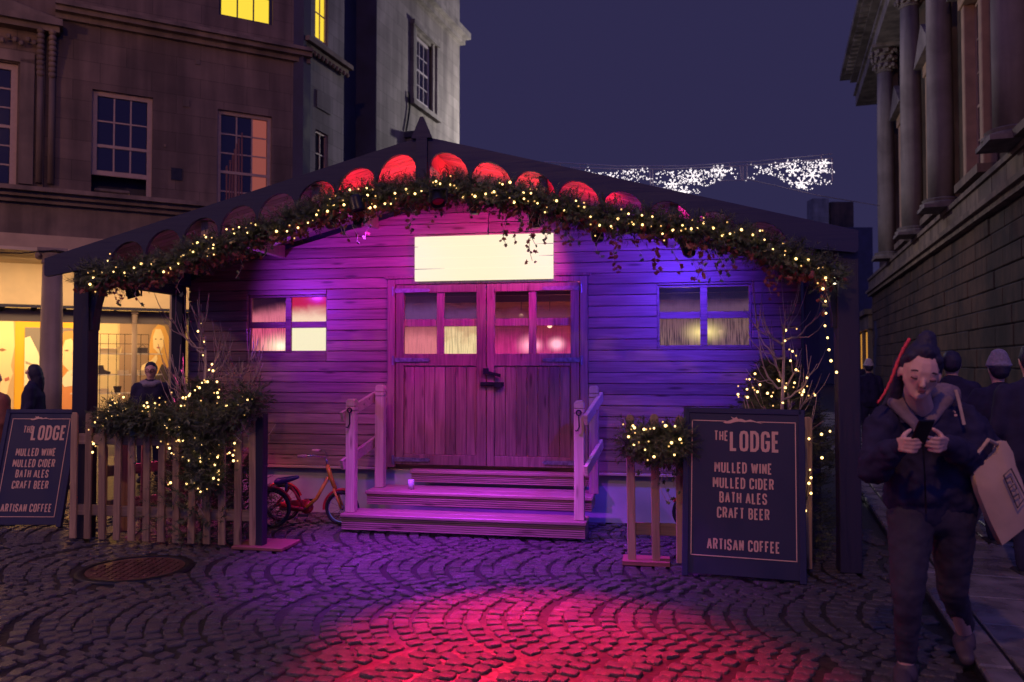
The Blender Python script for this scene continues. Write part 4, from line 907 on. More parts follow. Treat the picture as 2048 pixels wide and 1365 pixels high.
# ------------------------------------------------------------------ foliage
def rv(r): return Vector((r.gauss(0, 1), r.gauss(0, 1), r.gauss(0, 1))).normalized()
def sprig(b, p, d, r, L=.10, n=9, w_=.0035, nl=.035):
    """one fir twig: needles on both sides of a stem"""
    d = d.normalized(); s = d.cross(Vector((0, 0, 1)) if abs(d.z) < .9 else Vector((1, 0, 0))).normalized(); t = d.cross(s)
    for i in range(n):
        q = p + d * (L * i / n); a = r.uniform(0, 2 * math.pi); o = (s * math.cos(a) + t * math.sin(a))
        for sg in (1, -1):
            e_ = q + (o * sg + d * .7).normalized() * nl * r.uniform(.7, 1.2); x = d.cross(o).normalized() * w_
            b.add([q - x, q + x, e_], [(0, 1, 2)])
def leaf(b, p, n_, r, s=.03):
    n_ = n_.normalized(); a = n_.cross(Vector((0, 0, 1)) if abs(n_.z) < .9 else Vector((1, 0, 0))).normalized(); c = n_.cross(a)
    t = r.uniform(0, 6.28); a, c = a * math.cos(t) + c * math.sin(t), c * math.cos(t) - a * math.sin(t)
    pts = [(0, -1), (.75, -.75), (.5, -.1), (1.0, .25), (.35, .35), (0, 1.15), (-.35, .35), (-1.0, .25), (-.5, -.1), (-.75, -.75)]
    vv = [p + a * (x * s * .8) + c * (y * s) + n_ * (-.25 * s * abs(x)) for x, y in pts] + [p]
    b.add(vv, [(i, (i + 1) % 10, 10) for i in range(10)])
def path_at(P, t):
    t = max(0, min(.9999, t)) * (len(P) - 1); i = int(t); return P[i].lerp(P[i + 1], t - i)
ICO = MB().ell((0, 0, 0), .0088, n=8, m=5).mesh('bulb', True); ICO.materials.append(M['bulb'])
ICD = MB().ell((0, 0, 0), .0065, n=8, m=5).mesh('bulb', True); ICD.materials.append(M['bulbdim'])
def thicken(P, k_, r_, seed):
    r = random.Random(seed); out = []
    for p in P:
        for _ in range(k_): out.append(p + Vector((r.gauss(0, r_), abs(r.gauss(0, .03)), r.gauss(0, r_ * .8))))
    return out
def lights(name, label, pts, group, wire=True, size=1.0, cat='string lights', mesh=None):
    t = thing(name, label, cat, pts[0], 0, group); o0 = Vector(pts[0])
    for p in pts:
        o = bpy.data.objects.new('bulb', mesh or ICO); COL.objects.link(o); o.parent = t; o.location = Vector(p) - o0; s_ = size * random.uniform(.7, 1.25); o.scale = (s_,) * 3
    if len(pts) > 12:
        for p in thicken(pts, 1, .045, len(pts)):
            o = bpy.data.objects.new('bulb', ICD); COL.objects.link(o); o.parent = t; o.location = Vector(p) - o0
    if wire:
        b = MB(); b.tube([Vector(p) - o0 + Vector((0, .012, .008)) for p in pts], .0025, 4); b.build('wire', M['wire'], t)
    return t
def garland(name, label, P, rad, n_sprig, n_ivy, n_red, seed, group=None, hang=.25, cat='garland', rfun=None):
    r = random.Random(seed); c0 = P[0].copy(); t = thing(name, label, cat, c0, 0, group); Q = [p - c0 for p in P]
    b = MB(); bi = MB(); br_ = MB(); tw = MB()
    tw.tube([p + Vector((0, .02, 0)) for p in Q], .02, 6)
    for i in range(n_sprig):
        tt = r.random(); p = path_at(Q, tt); rr_ = rad * (rfun(tt) if rfun else 1)
        d = rv(r); d.y -= .25; d.x *= 1.3; q = p + d.normalized() * rr_ * r.random() ** .6 * .75
        sprig(b, q, (d + rv(r) * .5), r, L=r.uniform(.08, .16), nl=.040)
    for i in range(n_ivy):
        tt = r.random(); p = path_at(Q, tt); rr_ = rad * (rfun(tt) if rfun else 1); d = rv(r); leaf(bi, p + d * rr_ * r.random() ** .5 + Vector((0, -.02, -.02)), Vector((r.gauss(0, .6), -1, r.gauss(.3, .6))), r, r.uniform(.018, .034))
    for i in range(n_red):
        tt = r.random(); p = path_at(Q, tt); rr_ = rad * (rfun(tt) if rfun else 1); leaf(br_, p + Vector((r.gauss(0, .05), -.03 + r.gauss(0, .04), -rr_ * r.uniform(.4, 1.5))), Vector((r.gauss(0, .5), -1, r.gauss(0, .5))), r, r.uniform(.016, .03))
    for i in range(int(hang * 40)):               # trailing ivy strands
        p = path_at(Q, r.random()); L = r.uniform(.08, .32); pts = [p + Vector((.03 * math.sin(k_ * 1.3 + i), -.03, -rad * .6 - L * k_ / 5)) for k_ in range(6)]
        tw.tube(pts, .0022, 4)
        for k_ in range(1, 6): leaf(bi if r.random() < .5 else br_, pts[k_] + rv(r) * .015, Vector((r.gauss(0, .5), -1, r.gauss(0, .4))), r, r.uniform(.014, .026))
    tw.build('stem', M['twig'], t); b.build('foliage', M['needle'], t)
    if n_ivy: bi.build('ivy_leaves', M['ivy'], t)
    if n_red: br_.build('red_leaves', M['redleaf'], t)
    return t
def lgp(x, y, v): u, z = LG.px(x, y, v); return LG.p(u, v, z)
GV = -1.62
PLf = [lgp(x, y, GV) for x, y in ((172, 560), (215, 548), (270, 545), (330, 530), (385, 508), (430, 500), (480, 478), (530, 462), (590, 440), (640, 424), (690, 402), (750, 392), (800, 388), (850, 384))]
PRt = [lgp(x, y, GV) for x, y in ((850, 384), (900, 374), (950, 382), (1010, 392), (1060, 398), (1110, 412), (1160, 428), (1210, 436), (1270, 440), (1330, 448), (1400, 462), (1460, 472), (1520, 494), (1570, 516), (1620, 530), (1668, 552))]
garland('fir_garland', 'fir and ivy garland with red leaves draped under the left roof slope', PLf, .105, 1900, 900, 620, 1, 'garlands along the lodge gable', .5, rfun=lambda t: .75 + .4 * math.sin(t * 23) ** 2)
garland('fir_garland', 'fir and ivy garland trailing ivy over the blank sign under the right roof slope', PRt, .100, 1900, 1000, 420, 2, 'garlands along the lodge gable', .9, rfun=lambda t: .75 + .4 * math.sin(t * 19 + 1) ** 2)
# strands that hang in front of the sign
r = random.Random(8); tw = MB(); bi = MB()
o0 = lgp(1040, 440, GV)
for xs, ys, ye in ((1010, 420, 492), (1062, 430, 522), (1230, 470, 540), (1310, 480, 545), (1540, 520, 590)):
    pts = [lgp(xs + 4 * math.sin(k_), ys + (ye - ys) * k_ / 7, GV - .02) - o0 for k_ in range(8)]; tw.tube(pts, .002, 4)
    for k_ in range(1, 8):
        for _ in range(2): leaf(bi, pts[k_] + Vector((r.gauss(0, .018), -.01, r.gauss(0, .012))), Vector((r.gauss(0, .4), -1, r.gauss(0, .4))), r, r.uniform(.014, .026))
t = thing('ivy_strands', 'thin trailing strands of red ivy hanging from the garland before sign and siding', 'ivy', o0); tw.build('stem', M['twig'], t); bi.build('leaves', M['redleaf'], t)
LB = [(180, 569), (187, 556), (205, 545), (216, 522), (227, 544), (249, 546), (268, 536), (282, 528), (303, 529), (327, 544), (341, 536), (356, 528), (367, 511), (386, 504), (395, 486), (412, 475), (426, 497), (428, 510), (427, 490), (453, 459), (468, 468), (478, 455), (495, 466), (511, 450), (553, 463), (574, 463), (596, 456), (616, 446), (633, 430), (655, 423), (667, 410), (688, 410), (710, 410), (719, 395), (735, 391), (733, 377), (740, 416), (750, 414), (770, 408), (782, 408), (790, 387), (812, 379), (830, 388), (843, 382), (700, 380), (660, 400)]
RB = [(872, 363), (880, 368), (900, 370), (913, 378), (926, 395), (950, 393), (971, 388), (988, 384), (1005, 369), (1020, 365), (1028, 405), (1047, 386), (1048, 398), (1062, 387), (1075, 407), (1090, 425), (1113, 402), (1128, 421), (1152, 402), (1169, 415), (1181, 434), (1199, 451), (1222, 453), (1236, 438), (1257, 428), (1267, 449), (1284, 431), (1305, 434), (1285, 450), (1325, 468), (1346, 461), (1365, 451), (1383, 458), (1395, 457), (1408, 446), (1427, 457), (1445, 471), (1460, 468), (1483, 460), (1506, 470), (1520, 462), (1529, 480), (1546, 499), (1568, 510), (1592, 518), (1617, 520), (1637, 537), (1651, 556)]
lights('fairy_lights', 'warm fairy lights woven through the garland on the left roof slope', [lgp(x, y, GV - .10) for x, y in LB], 'warm fairy lights', False)
lights('fairy_lights', 'warm fairy lights woven through the garland on the right roof slope', [lgp(x, y, GV - .10) for x, y in RB], 'warm fairy lights', False)
HB = [(1646, 578), (1651, 603), (1652, 627), (1650, 652), (1655, 676), (1658, 700), (1662, 722), (1673, 745)]
lights('fairy_lights', 'single string of fairy lights hanging straight down beside the right porch post', [lgp(1651, 560, GV - .05)] + [lgp(x, y, GV - .05) for x, y in HB], 'warm fairy lights')
u, z = LG.px(1668, 552, GV + .05)
tl = thing('lantern', 'small bright lantern at the right end of the roof garland', 'lantern', LG.p(u, GV + .05, z), LG.a)
MB().lathe([(.012, -.06), (.018, -.04), (.018, .03), (.01, .045)], 10).build('lamp_glass', emit('lantern_glow', (1, .86, .55), 4), tl, True); MB().lathe([(.02, .046), (.004, .08)], 10).build('cap', M['iron'], tl)

# ------------------------------------------------------------------ picket fences
def fence(label, v, u0, u1, n, zt, step_side, seed, rot=None, pinkrail=False, org=None, skip=()):
    r = random.Random(seed); t = thing('picket_fence', label, 'fence', org or LG.p((u0 + u1) / 2, v), rot if rot is not None else LG.a, 'picket fences beside the lodge'); w = (u1 - u0)
    for i in range(n):
        x = -w / 2 + w * i / (n - 1); zz = zt + r.uniform(-.02, .02); a = r.uniform(-.012, .012); wd = .031
        b = MB(); b.prism([(-wd, .02), (wd, .02), (wd, zz - .03), (wd * .55, zz - .004), (-wd * .55, zz - .004), (-wd, zz - .03)], -.011, .011)
        o = b.build('picket', M['picket'], t, bevel=.004); o.location = (x, 0, 0); o.rotation_euler = (0, a, 0)
    for zz in (.26, zt - .24): MB().box(-w / 2 + .01, w / 2 + .03, .012, .045, zz - .045, zz + .045).build('rail', M['picket_rail'], t, bevel=.004)
    if step_side:
        x = step_side * (w / 2 + .045); MB().box(x - .04, x + .04, -.01, .075, .02, zt + .0).build('post', M['picket'] if 0 else M['dark_post'], t, bevel=.005)
        MB().box(x - .12 if step_side < 0 else x - .2, x + .24 if step_side > 0 else x + .28, -.07, .27, .003, .03).build('foot_plank', M['redplank'], t, bevel=.004)
    return t
ul0, ul1 = LG.px(147, 1000, -1.57)[0], LG.px(507, 1000, -1.57)[0]
zl_ = LG.px(500, 826, -1.57)[1]
fence('long picket fence before the left window with light garland and bare sapling', -1.57, ul0, ul1, 13, zl_, 1, 3)
ur0 = LG.px(1258, 1000, -1.50)[0]
fence('short picket fence right of the steps half hidden by the large menu board', -1.50, ur0 + .02, 2.78, 8, LG.px(1258, 826, -1.5)[1], 0, 4)
MB().box(ur0 - .05, ur0 + .3, -1.56, -1.34, .003, .03).build('foot_plank', M['redplank'], None)
o = bpy.data.objects['foot_plank.001'] if 'foot_plank.001' in bpy.data.objects else None
if o: o.location = LG.o; o.rotation_euler = (0, 0, LG.a); tag(o, 'reddish foot plank on the cobbles under the right fence end', 'plank')
# side return of the left fence, slats seen through the front
fence('pink lit return of the left fence running back towards the lodge wall', 0, 0, 1.25, 8, .80, 0, 5, rot=LG.a + R(62), org=LG.p(-2.72, -.85))
# ------------------------------------------------------------------ planters with bare saplings, fir skirts and lights
def sapling(label, base, top, spread, nb_, seed, rt=.02, group='bare saplings in front of the lodge', tilt=0):
    r = random.Random(seed); base = Vector(base); H = top; t = thing('bare_sapling', label, 'sapling', base, 0, group)
    b = MB(); tr = [Vector((.012 * math.sin(i * 1.1) + tilt * i / 8, .01 * math.cos(i), H * .82 * i / 8)) for i in range(9)]; b.tube(tr, [rt * (1 - .6 * i / 8) for i in range(9)], 7); b.build('trunk', M['twig'], t, True)
    b = MB()
    for i in range(nb_):
        h = H * r.uniform(.28, .8); a = r.uniform(0, 6.28); L = spread * r.uniform(.5, 1.1) * (1.15 - h / H * .4)
        st = path_at(tr, h / (H * .82)); pts = []; up = r.uniform(.8, 1.5)
        for k_ in range(8):
            q = k_ / 7; pts.append(st + Vector((math.cos(a) * L * (q ** .75), math.sin(a) * L * .7 * (q ** .75), up * L * q ** 1.5 + .012 * math.sin(k_ * 2 + i))))
        b.tube(pts, [.0095 * (1 - .7 * k_ / 7) for k_ in range(8)], 5)
        for m_ in range(4):
            k0 = r.randrange(2, 7); d = (pts[k0] - pts[k0 - 1]).normalized() + rv(r) * .6; q0 = pts[k0]; b.tube([q0, q0 + d * .07, q0 + d * .13 + Vector((0, 0, .05)), q0 + d * .17 + Vector((0, 0, .12))], [.005, .004, .003, .002], 4)
    b.build('branches', M['twig'], t, True)
    return t
def shrub(label, base, h, rx, seed, n=1500, group='fir skirts around the saplings', ex=1.6):
    r = random.Random(seed); t = thing('fir_bush', label, 'bush', base, 0, group); b = MB(); tw = MB()
    for i in range(n):
        z = h * r.random() ** .8; rad = rx * (1 - (z / h) ** ex) * (.8 + .2 * math.sin(7 * z + seed)) + .04; a = r.uniform(0, 6.28); q = rad * r.random() ** .45
        d = Vector((math.cos(a), math.sin(a), r.uniform(-.1, .7))); sprig(b, Vector((q * math.cos(a), q * math.sin(a), z)), d, r, L=r.uniform(.09, .17), nl=.042)
    for i in range(18):
        a = r.uniform(0, 6.28); tw.tube([(0, 0, h * .1 * (i % 6)), (rx * .8 * math.cos(a), rx * .8 * math.sin(a), h * .12 * (i % 6) + .15)], [.008, .003], 4)
    tw.build('branches', M['twig'], t); b.build('foliage', M['needle'], t)
    return t
bl = lgp(405, 1000, -1.25); bl.z = 0
sapling('pale barked bare sapling with a few bulbs behind the left picket fence', bl, LG.px(405, 585, -1.25)[1], .33, 26, 21, .021)
bl2 = lgp(480, 1000, -.9); bl2.z = 0
sapling('smaller bare sapling with thin upright twigs nearer the left window', bl2, LG.px(480, 640, -.9)[1] - .05, .26, 20, 22, .014)
shrub('bushy fir skirt round the sapling behind the left picket fence', bl, 1.32, .46, 31, 1200)
shrub('low fir bush around the twiggy sapling by the left window', bl2 + Vector((.02, 0, 0)), .62, .28, 32, 320)
br0 = lgp(1568, 1000, -1.2); br0.z = 0
sapling('orange barked bare sapling with a few bulbs behind the large menu board', br0, LG.px(1568, 545, -1.2)[1], .30, 16, 23, .022)
bb = lgp(1555, 1000, -.80); bb.z = 0; shrub('bushy fir skirt with scattered bulbs rising behind the large menu board', bb, 1.50, .46, 33, 2100, ex=3.5)
GL = [lgp(x, y, -1.64) for x, y in ((222, 842), (240, 830), (270, 840), (330, 836), (380, 850), (430, 846), (480, 826), (512, 790))]
garland('fence_garland', 'thick fir garland lying along the top of the left picket fence', GL, .135, 1150, 450, 0, 41, 'garlands on the picket fences', .2)
GL2 = [lgp(x, y, -1.64) for x, y in ((440, 846), (420, 880), (395, 905), (405, 950), (430, 960))]
garland('fence_garland', 'fir garland tail hanging down the middle of the left picket fence', GL2, .12, 520, 260, 0, 42, 'garlands on the picket fences', .1)
GR = [lgp(x, y, -1.58) for x, y in ((1264, 880), (1290, 884), (1325, 900), (1350, 885), (1362, 880))]
garland('fence_garland', 'fir garland bunched over the right picket fence beside the menu board', GR, .125, 1000, 400, 0, 43, 'garlands on the picket fences', .2)
# bulbs over the left fence
B1 = [(225, 800), (230, 806), (220, 812), (247, 795), (217, 822), (252, 818), (224, 833), (213, 837), (235, 846), (205, 852), (196, 835), (190, 845), (185, 905), (187, 888), (294, 806), (296, 814), (310, 807), (309, 821), (310, 817), (340, 840), (352, 853), (358, 854), (362, 812), (372, 795), (380, 788), (390, 781), (399, 776), (378, 792), (366, 796), (404, 766), (415, 764), (434, 764), (435, 786), (437, 795), (406, 848), (412, 854), (400, 870), (357, 881), (315, 895), (339, 897), (343, 907), (402, 890), (389, 903), (378, 921), (400, 915), (401, 923), (435, 915), (430, 930), (469, 887), (459, 906), (466, 911), (467, 922), (438, 942), (427, 957), (437, 960), (341, 966), (373, 968), (401, 984), (397, 978), (453, 812), (478, 811), (495, 800), (505, 798), (437, 822), (412, 840), (330, 850), (288, 812), (366, 882), (334, 856), (246, 820)]
lights('fairy_lights', 'warm fairy lights scattered over the garland and fir on the left fence', [lgp(x, y, -1.74 + .1 * random.random()) for x, y in B1], 'warm fairy lights', False)
lights('fairy_lights', 'few fairy lights climbing the pale trunk of the left sapling', [lgp(x, y, -1.30) for x, y in ((418, 740), (426, 742), (424, 729), (406, 711), (408, 684), (396, 663), (403, 648))], 'warm fairy lights', False)
B2 = [(1571, 661), (1570, 682), (1585, 703), (1581, 722), (1592, 740), (1589, 766), (1558, 762), (1510, 748), (1499, 759), (1520, 770), (1494, 779), (1476, 789), (1515, 784), (1535, 787), (1543, 793), (1571, 776), (1607, 784), (1608, 780), (1630, 791), (1565, 806), (1614, 756), (1495, 795), (1604, 790)]
lights('fairy_lights', 'warm fairy lights scattered over sapling and fir behind the menu board', [lgp(x, y, -1.2) for x, y in B2], 'warm fairy lights', False)
B3 = [(1266, 852), (1269, 856), (1288, 859), (1308, 857), (1331, 852), (1350, 853), (1257, 874), (1360, 879), (1343, 886), (1349, 910), (1308, 914), (1268, 890), (1290, 900)]
lights('fairy_lights', 'warm fairy lights on the bunched garland of the right fence', [lgp(x, y, -1.76) for x, y in B3], 'warm fairy lights', False)
B4 = [(1643, 869), (1660, 863), (1618, 878), (1644, 916), (1622, 956), (1618, 967), (1622, 987), (1610, 1010), (1611, 1022), (1620, 940)]
lights('fairy_lights', 'loose fairy lights in the gap between menu board and right porch post', [lgp(x, y, -1.56) for x, y in B4], 'warm fairy lights', True)
B5 = [(1100, 1)]
# ------------------------------------------------------------------ menu boards
GLY = {'T': [[(0, 1), (1, 1)], [(.5, 1), (.5, 0)]], 'H': [[(0, 0), (0, 1)], [(1, 0), (1, 1)], [(0, .5), (1, .5)]], 'E': [[(1, 1), (0, 1), (0, 0), (1, 0)], [(0, .5), (.85, .5)]], 'L': [[(0, 1), (0, 0), (1, 0)]],
 'O': 'O', 'D': [[(0, 0), (0, 1), (.55, 1), (.9, .9), (1, .72), (1, .28), (.9, .1), (.55, 0), (0, 0)]], 'G': [[(1, .74), (1, .84), (.85, .97), (.5, 1), (.15, .97), (0, .84), (0, .16), (.15, .03), (.5, 0), (.85, .03), (1, .16), (1, .46), (.52, .46)]],
 'M': [[(0, 0), (0, 1)], [(.06, .98), (.5, .30)], [(.5, .30), (.94, .98)], [(1, 1), (1, 0)]], 'U': [[(0, 1), (0, .16), (.15, .03), (.5, 0), (.85, .03), (1, .16), (1, 1)]], 'W': [[(0, 1), (.24, 0)], [(.26, 0), (.48, .9)], [(.52, .9), (.74, 0)], [(.76, 0), (1, 1)]], 'I': [[(.5, 0), (.5, 1)]],
 'N': [[(0, 0), (0, 1)], [(.06, .97), (.94, .03)], [(1, 0), (1, 1)]], 'C': [[(1, .72), (1, .84), (.85, .97), (.5, 1), (.15, .97), (0, .84), (0, .16), (.15, .03), (.5, 0), (.85, .03), (1, .16), (1, .28)]],
 'R': [[(0, 0), (0, 1), (.6, 1), (.93, .92), (1, .76), (.93, .58), (.6, .5), (0, .5)], [(.55, .5), (1, 0)]], 'B': [[(0, 0), (0, 1), (.6, 1), (.92, .9), (.95, .76), (.88, .58), (.6, .52), (0, .52)], [(.6, .52), (.93, .44), (1, .26), (.93, .08), (.6, 0), (0, 0)]],
 'A': [[(0, 0), (.47, 1)], [(.53, 1), (1, 0)], [(.18, .32), (.82, .32)]], 'S': [[(1, .74), (.98, .88), (.8, .98), (.5, 1), (.18, .97), (.02, .84), (.04, .66), (.2, .56), (.78, .44), (.96, .34), (1, .18), (.84, .04), (.5, 0), (.16, .03), (0, .16), (0, .28)]],
 'F': [[(1, 1), (0, 1), (0, 0)], [(0, .5), (.85, .5)]]}
GLY['O'] = [[(.5, 1), (.85, .97), (1, .84), (1, .16), (.85, .03), (.5, 0), (.15, .03), (0, .16), (0, .84), (.15, .97), (.5, 1)]]
WID = {'I': .02, 'M': .42, 'W': .56, 'T': .30, 'E': .26, 'L': .26, 'F': .26, 'A': .36}
def stroke(b, pts, th, sx, sz, ox, oz, y0=-.0015, y1=.0):
    P = [Vector((ox + x * sx, 0, oz + z * sz)) for x, z in pts]; n = len(P); Ls = []; closed = (P[0] - P[-1]).length < 1e-5
    for i in range(n):
        a = P[i] - P[i - 1] if i > 0 else (P[-1] - P[-2] if closed else P[1] - P[0]); c = P[i + 1] - P[i] if i < n - 1 else (P[1] - P[0] if closed else P[-1] - P[-2])
        a.normalize(); c.normalize(); na = Vector((-a.z, 0, a.x)); nc = Vector((-c.z, 0, c.x)); m_ = na + nc
        m_ = m_.normalized() if m_.length > .2 else na; k_ = min(1 / max(m_.dot(na), .35), 2.0); Ls.append(m_ * (th / 2 * k_))
    for i in range(n - 1):
        q = [P[i] + Ls[i], P[i] - Ls[i], P[i + 1] - Ls[i + 1], P[i + 1] + Ls[i + 1]]
        b.prism([(v_.x, v_.z) for v_ in q], y0, y1)
def text(parent, s, cx, z, h, th, y=-.012, name='lettering', wf=.31, cx_left=None):
    b = MB(); x = 0; gap = h * .10 + th; adv = []
    for ch in s:
        if ch == ' ': x += h * .32; adv.append(None); continue
        w_ = WID.get(ch, wf) * h; adv.append((ch, x, w_)); x += w_ + gap
    tot = x - gap; ox = cx - tot / 2 if cx_left is None else cx_left
    for i, a_ in enumerate(adv):
        if a_:
            for st in GLY[a_[0]]: stroke(b, st, th, a_[2], h, ox + a_[1], z, -.0015 - .0001 * (i % 3), 0)
    o = b.build(name, M['gold'], parent, label='copper lettering reading "%s"' % s); o.location = (0, y, 0); return tot
def menu_board(label, loc, yaw, tilt, w_, h_, roll=0, bottom=.1):
    t = thing('menu_board', label, 'menu board', loc, yaw, 'chalkboard menus'); 
    pan = MB().box(-w_ / 2, w_ / 2, -.011, .011, bottom, h_).build('front_panel', M['board'], t, bevel=.003); pan.rotation_euler = (-tilt, roll, 0); pan.location = (0, 0, 0)
    b = MB()
    for s in (-1, 1): b.box(s * w_ / 2 - .022, s * w_ / 2 + .022, -.02, .02, 0.0, h_ + .02)
    b.box(-w_ / 2, w_ / 2, -.02, .02, h_ - .02, h_ + .02); fr = b.build('frame', M['dark_timber'], t, bevel=.004); fr.rotation_euler = (-tilt, roll, 0)
    b = MB(); yb = 2 * h_ * math.sin(tilt)
    for s in (-1, 1): b.bar((s * (w_ / 2 - .03), yb, 0), (s * (w_ / 2 - .03), h_ * math.sin(tilt) + .03, h_ * math.cos(tilt)), .03, .03)
    b.bar((-w_ / 2, yb * .75, .3), (w_ / 2, yb * .75, .3), .02, .04); b.build('rear_legs', M['dark_timber'], t)
    return t, pan
def fill_board(pan, w_, z0, z1):
    """z0, z1: the thin border; text sizes follow the photograph's proportions"""
    H = z1 - z0; W_ = w_; b = MB(); th = .0065; y = -.0125
    lx = W_ / 2
    for x0, x1, za, zb_ in ((-lx, lx, z0, z0 + th), (-lx, -lx + th, z0, z1), (lx - th, lx, z0, z1), (-lx, -.16 * W_, z1 - th, z1), (.14 * W_, lx, z1 - th, z1)): b.box(x0, x1, -.0025, 0, za, zb_)
    o = b.build('border_line', M['gold'], pan); o.location = (0, -.011, 0)
    # leaping hare emblem breaking the top line
    hare = [(-.14, -.012), (-.10, .000), (-.07, .012), (-.085, .030), (-.06, .020), (-.045, .030), (-.035, .014), (-.01, .016), (.02, .004), (.05, .012), (.075, .004), (.10, -.004), (.14, -.016), (.10, -.010), (.07, -.004), (.04, -.004), (.01, -.008), (-.03, -.004), (-.06, -.010), (-.09, -.020), (-.12, -.020)]
    b = MB(); k_ = W_ / .72; b.prism([(x * k_, z1 + z * k_) for x, z in hare], -.0035, 0); o = b.build('hare_emblem', M['gold'], pan); o.location = (0, -.011, 0)
    hL = .132 * H
    text(pan, 'LODGE', 0, z0 + .785 * H, hL, hL * .17, cx_left=-.112 * W_); text(pan, 'THE', 0, z0 + .853 * H, .066 * H, .0105 * H, cx_left=-.272 * W_)
    for s, zz in (('MULLED WINE', .617), ('MULLED CIDER', .504), ('BATH ALES', .397), ('CRAFT BEER', .285), ('ARTISAN COFFEE', .056)):
        text(pan, s, .0, z0 + zz * H, .070 * H, .0118 * H)
gb = ground(1486, 1160)
bd, pan = menu_board('large dark menu board with copper lettering standing right of the steps', (gb.x, gb.y, 0), R(-15), R(8.5), .79, 1.17, R(.6), .02)
fill_board(pan, .715, .145, 1.10)
gb = ground(58, 1055)
bd, pan = menu_board('smaller looking dark menu board by the left fence, cut by the picture edge', (gb.x - .05, gb.y, 0), R(-1), R(15), .66, 1.08, R(0), .02)
fill_board(pan, .555, .09, 1.01)

# ------------------------------------------------------------------ tricycles
def trike(label, loc, yaw):
    t = thing('tricycle', label, 'tricycle', loc, yaw, 'retro tricycles by the steps'); L = .56; rw = .165
    for y, nm in ((-.14, 'wheel'), (.14, 'wheel')):
        w_ = bpy.data.objects.new('wheel', MB().torus((0, 0, 0), rw - .012, .013, 'y', 28, 7).mesh('wheel', True)); w_.data.materials.append(M['rubber']); COL.objects.link(w_); w_.parent = t; w_.location = (0, y, rw)
        b = MB(); b.torus((0, 0, 0), rw - .028, .006, 'y', 24, 5); [b.bar((0, -.0, 0), ((rw - .03) * math.cos(a), 0, (rw - .03) * math.sin(a)), .003, .003) for a in [i * math.pi / 8 for i in range(16)]]; b.ell((0, 0, 0), (.02, .03, .02)); b.build('rim', M['chrome'], w_)
        b = MB(); b.torus((0, y, rw), rw + .010, .010, 'y', 18, 5, R(20), R(150)); b.build('mudguard', M['redpaint'], t, True)
    w_ = MB().torus((0, 0, 0), rw - .032, .013, 'y', 28, 7).build('wheel', M['rubber'], t, True); w_.location = (L, 0, rw - .02)
    b = MB(); b.torus((0, 0, 0), rw - .048, .006, 'y', 24, 5); [b.bar((0, 0, 0), ((rw - .05) * math.cos(a), 0, (rw - .05) * math.sin(a)), .003, .003) for a in [i * math.pi / 7 for i in range(14)]]; b.ell((0, 0, 0), (.018, .035, .018)); b.build('rim', M['chrome'], w_)
    b = MB(); b.torus((L, 0, rw - .02), rw - .008, .012, 'y', 16, 5, R(40), R(185)); b.build('mudguard', M['redpaint'], t, True)
    b = MB(); b.tube([(0, -.14, rw), (0, .14, rw)], .012, 8); b.tube([(.02, 0, rw), (.24, 0, rw - .03)], .016, 8); b.tube([(.0, 0, rw + .01), (.12, 0, rw + .16), (.24, 0, rw - .02)], .013, 8)
    b.prism([(.02, rw - .05), (.24, rw - .06), (.30, rw), (.26, rw + .045), (.05, rw + .03), (0, rw)], .03, .045); b.lathe([(.055, -.01), (.055, .01)], 16, Matrix.Translation((.25, .03, rw - .02)) @ Matrix.Rotation(math.pi / 2, 4, 'X')); b.build('rear_frame', M['redpaint'], t, True)
    b = MB(); b.tube([(.24, 0, rw - .03), (.34, 0, rw + .06), (.44, 0, rw + .24)], .015, 8); b.tube([(.43, 0, rw + .34), (.46, 0, rw + .24), (.50, 0, rw + .14)], .019, 8); b.tube([(.49, -.03, rw + .15), (L, -.035, rw - .02)], .01, 6); b.tube([(.49, .03, rw + .15), (L, .035, rw - .02)], .01, 6); b.build('front_frame', M['orangepaint'], t, True)
    b = MB(); b.tube([(.43, 0, rw + .34), (.42, 0, rw + .40)], .009, 8); b.tube([(.30, -.20, rw + .44), (.36, -.16, rw + .44), (.42, -.05, rw + .41), (.42, .05, rw + .41), (.36, .16, rw + .44), (.30, .20, rw + .44)], .008, 8); b.build('handlebar', M['chrome'], t, True)
    b = MB(); b.tube([(.24, -.215, rw + .44), (.31, -.198, rw + .44)], .013, 8); b.tube([(.24, .215, rw + .44), (.31, .198, rw + .44)], .013, 8); b.build('grip', plain('pink_grip', (.75, .35, .45), .5), t, True)
    b = MB(); b.cone((.02, 0, rw + .20), .045, (.17, 0, rw + .25), .022); [setattr(b, 'v', [(x, y, rw + .2 + (z - rw - .2) * .75) for x, y, z in b.v])]; b.tube([(.08, 0, rw + .1), (.08, 0, rw + .2)], .012, 6); b.build('saddle', M['blueplastic'], t, True)
    b = MB(); b.bar((.25, -.06, rw - .02), (.25, .06, rw - .02), .01, .01); b.box(.21, .29, -.10, -.06, rw - .08, rw - .06); b.box(.21, .29, .06, .10, rw + .02, rw + .04); b.build('pedals', M['rubber'], t)
    return t
gk = ground(567, 1045); trike('small red and orange tricycle with blue saddle parked left of the steps', (gk.x - .03, gk.y - .12, .0), R(-2)).scale = (1.1,) * 3
gk = ground(1378, 1055); trike('red tricycle mostly hidden behind the large menu board', (gk.x, gk.y, .0), R(-6))

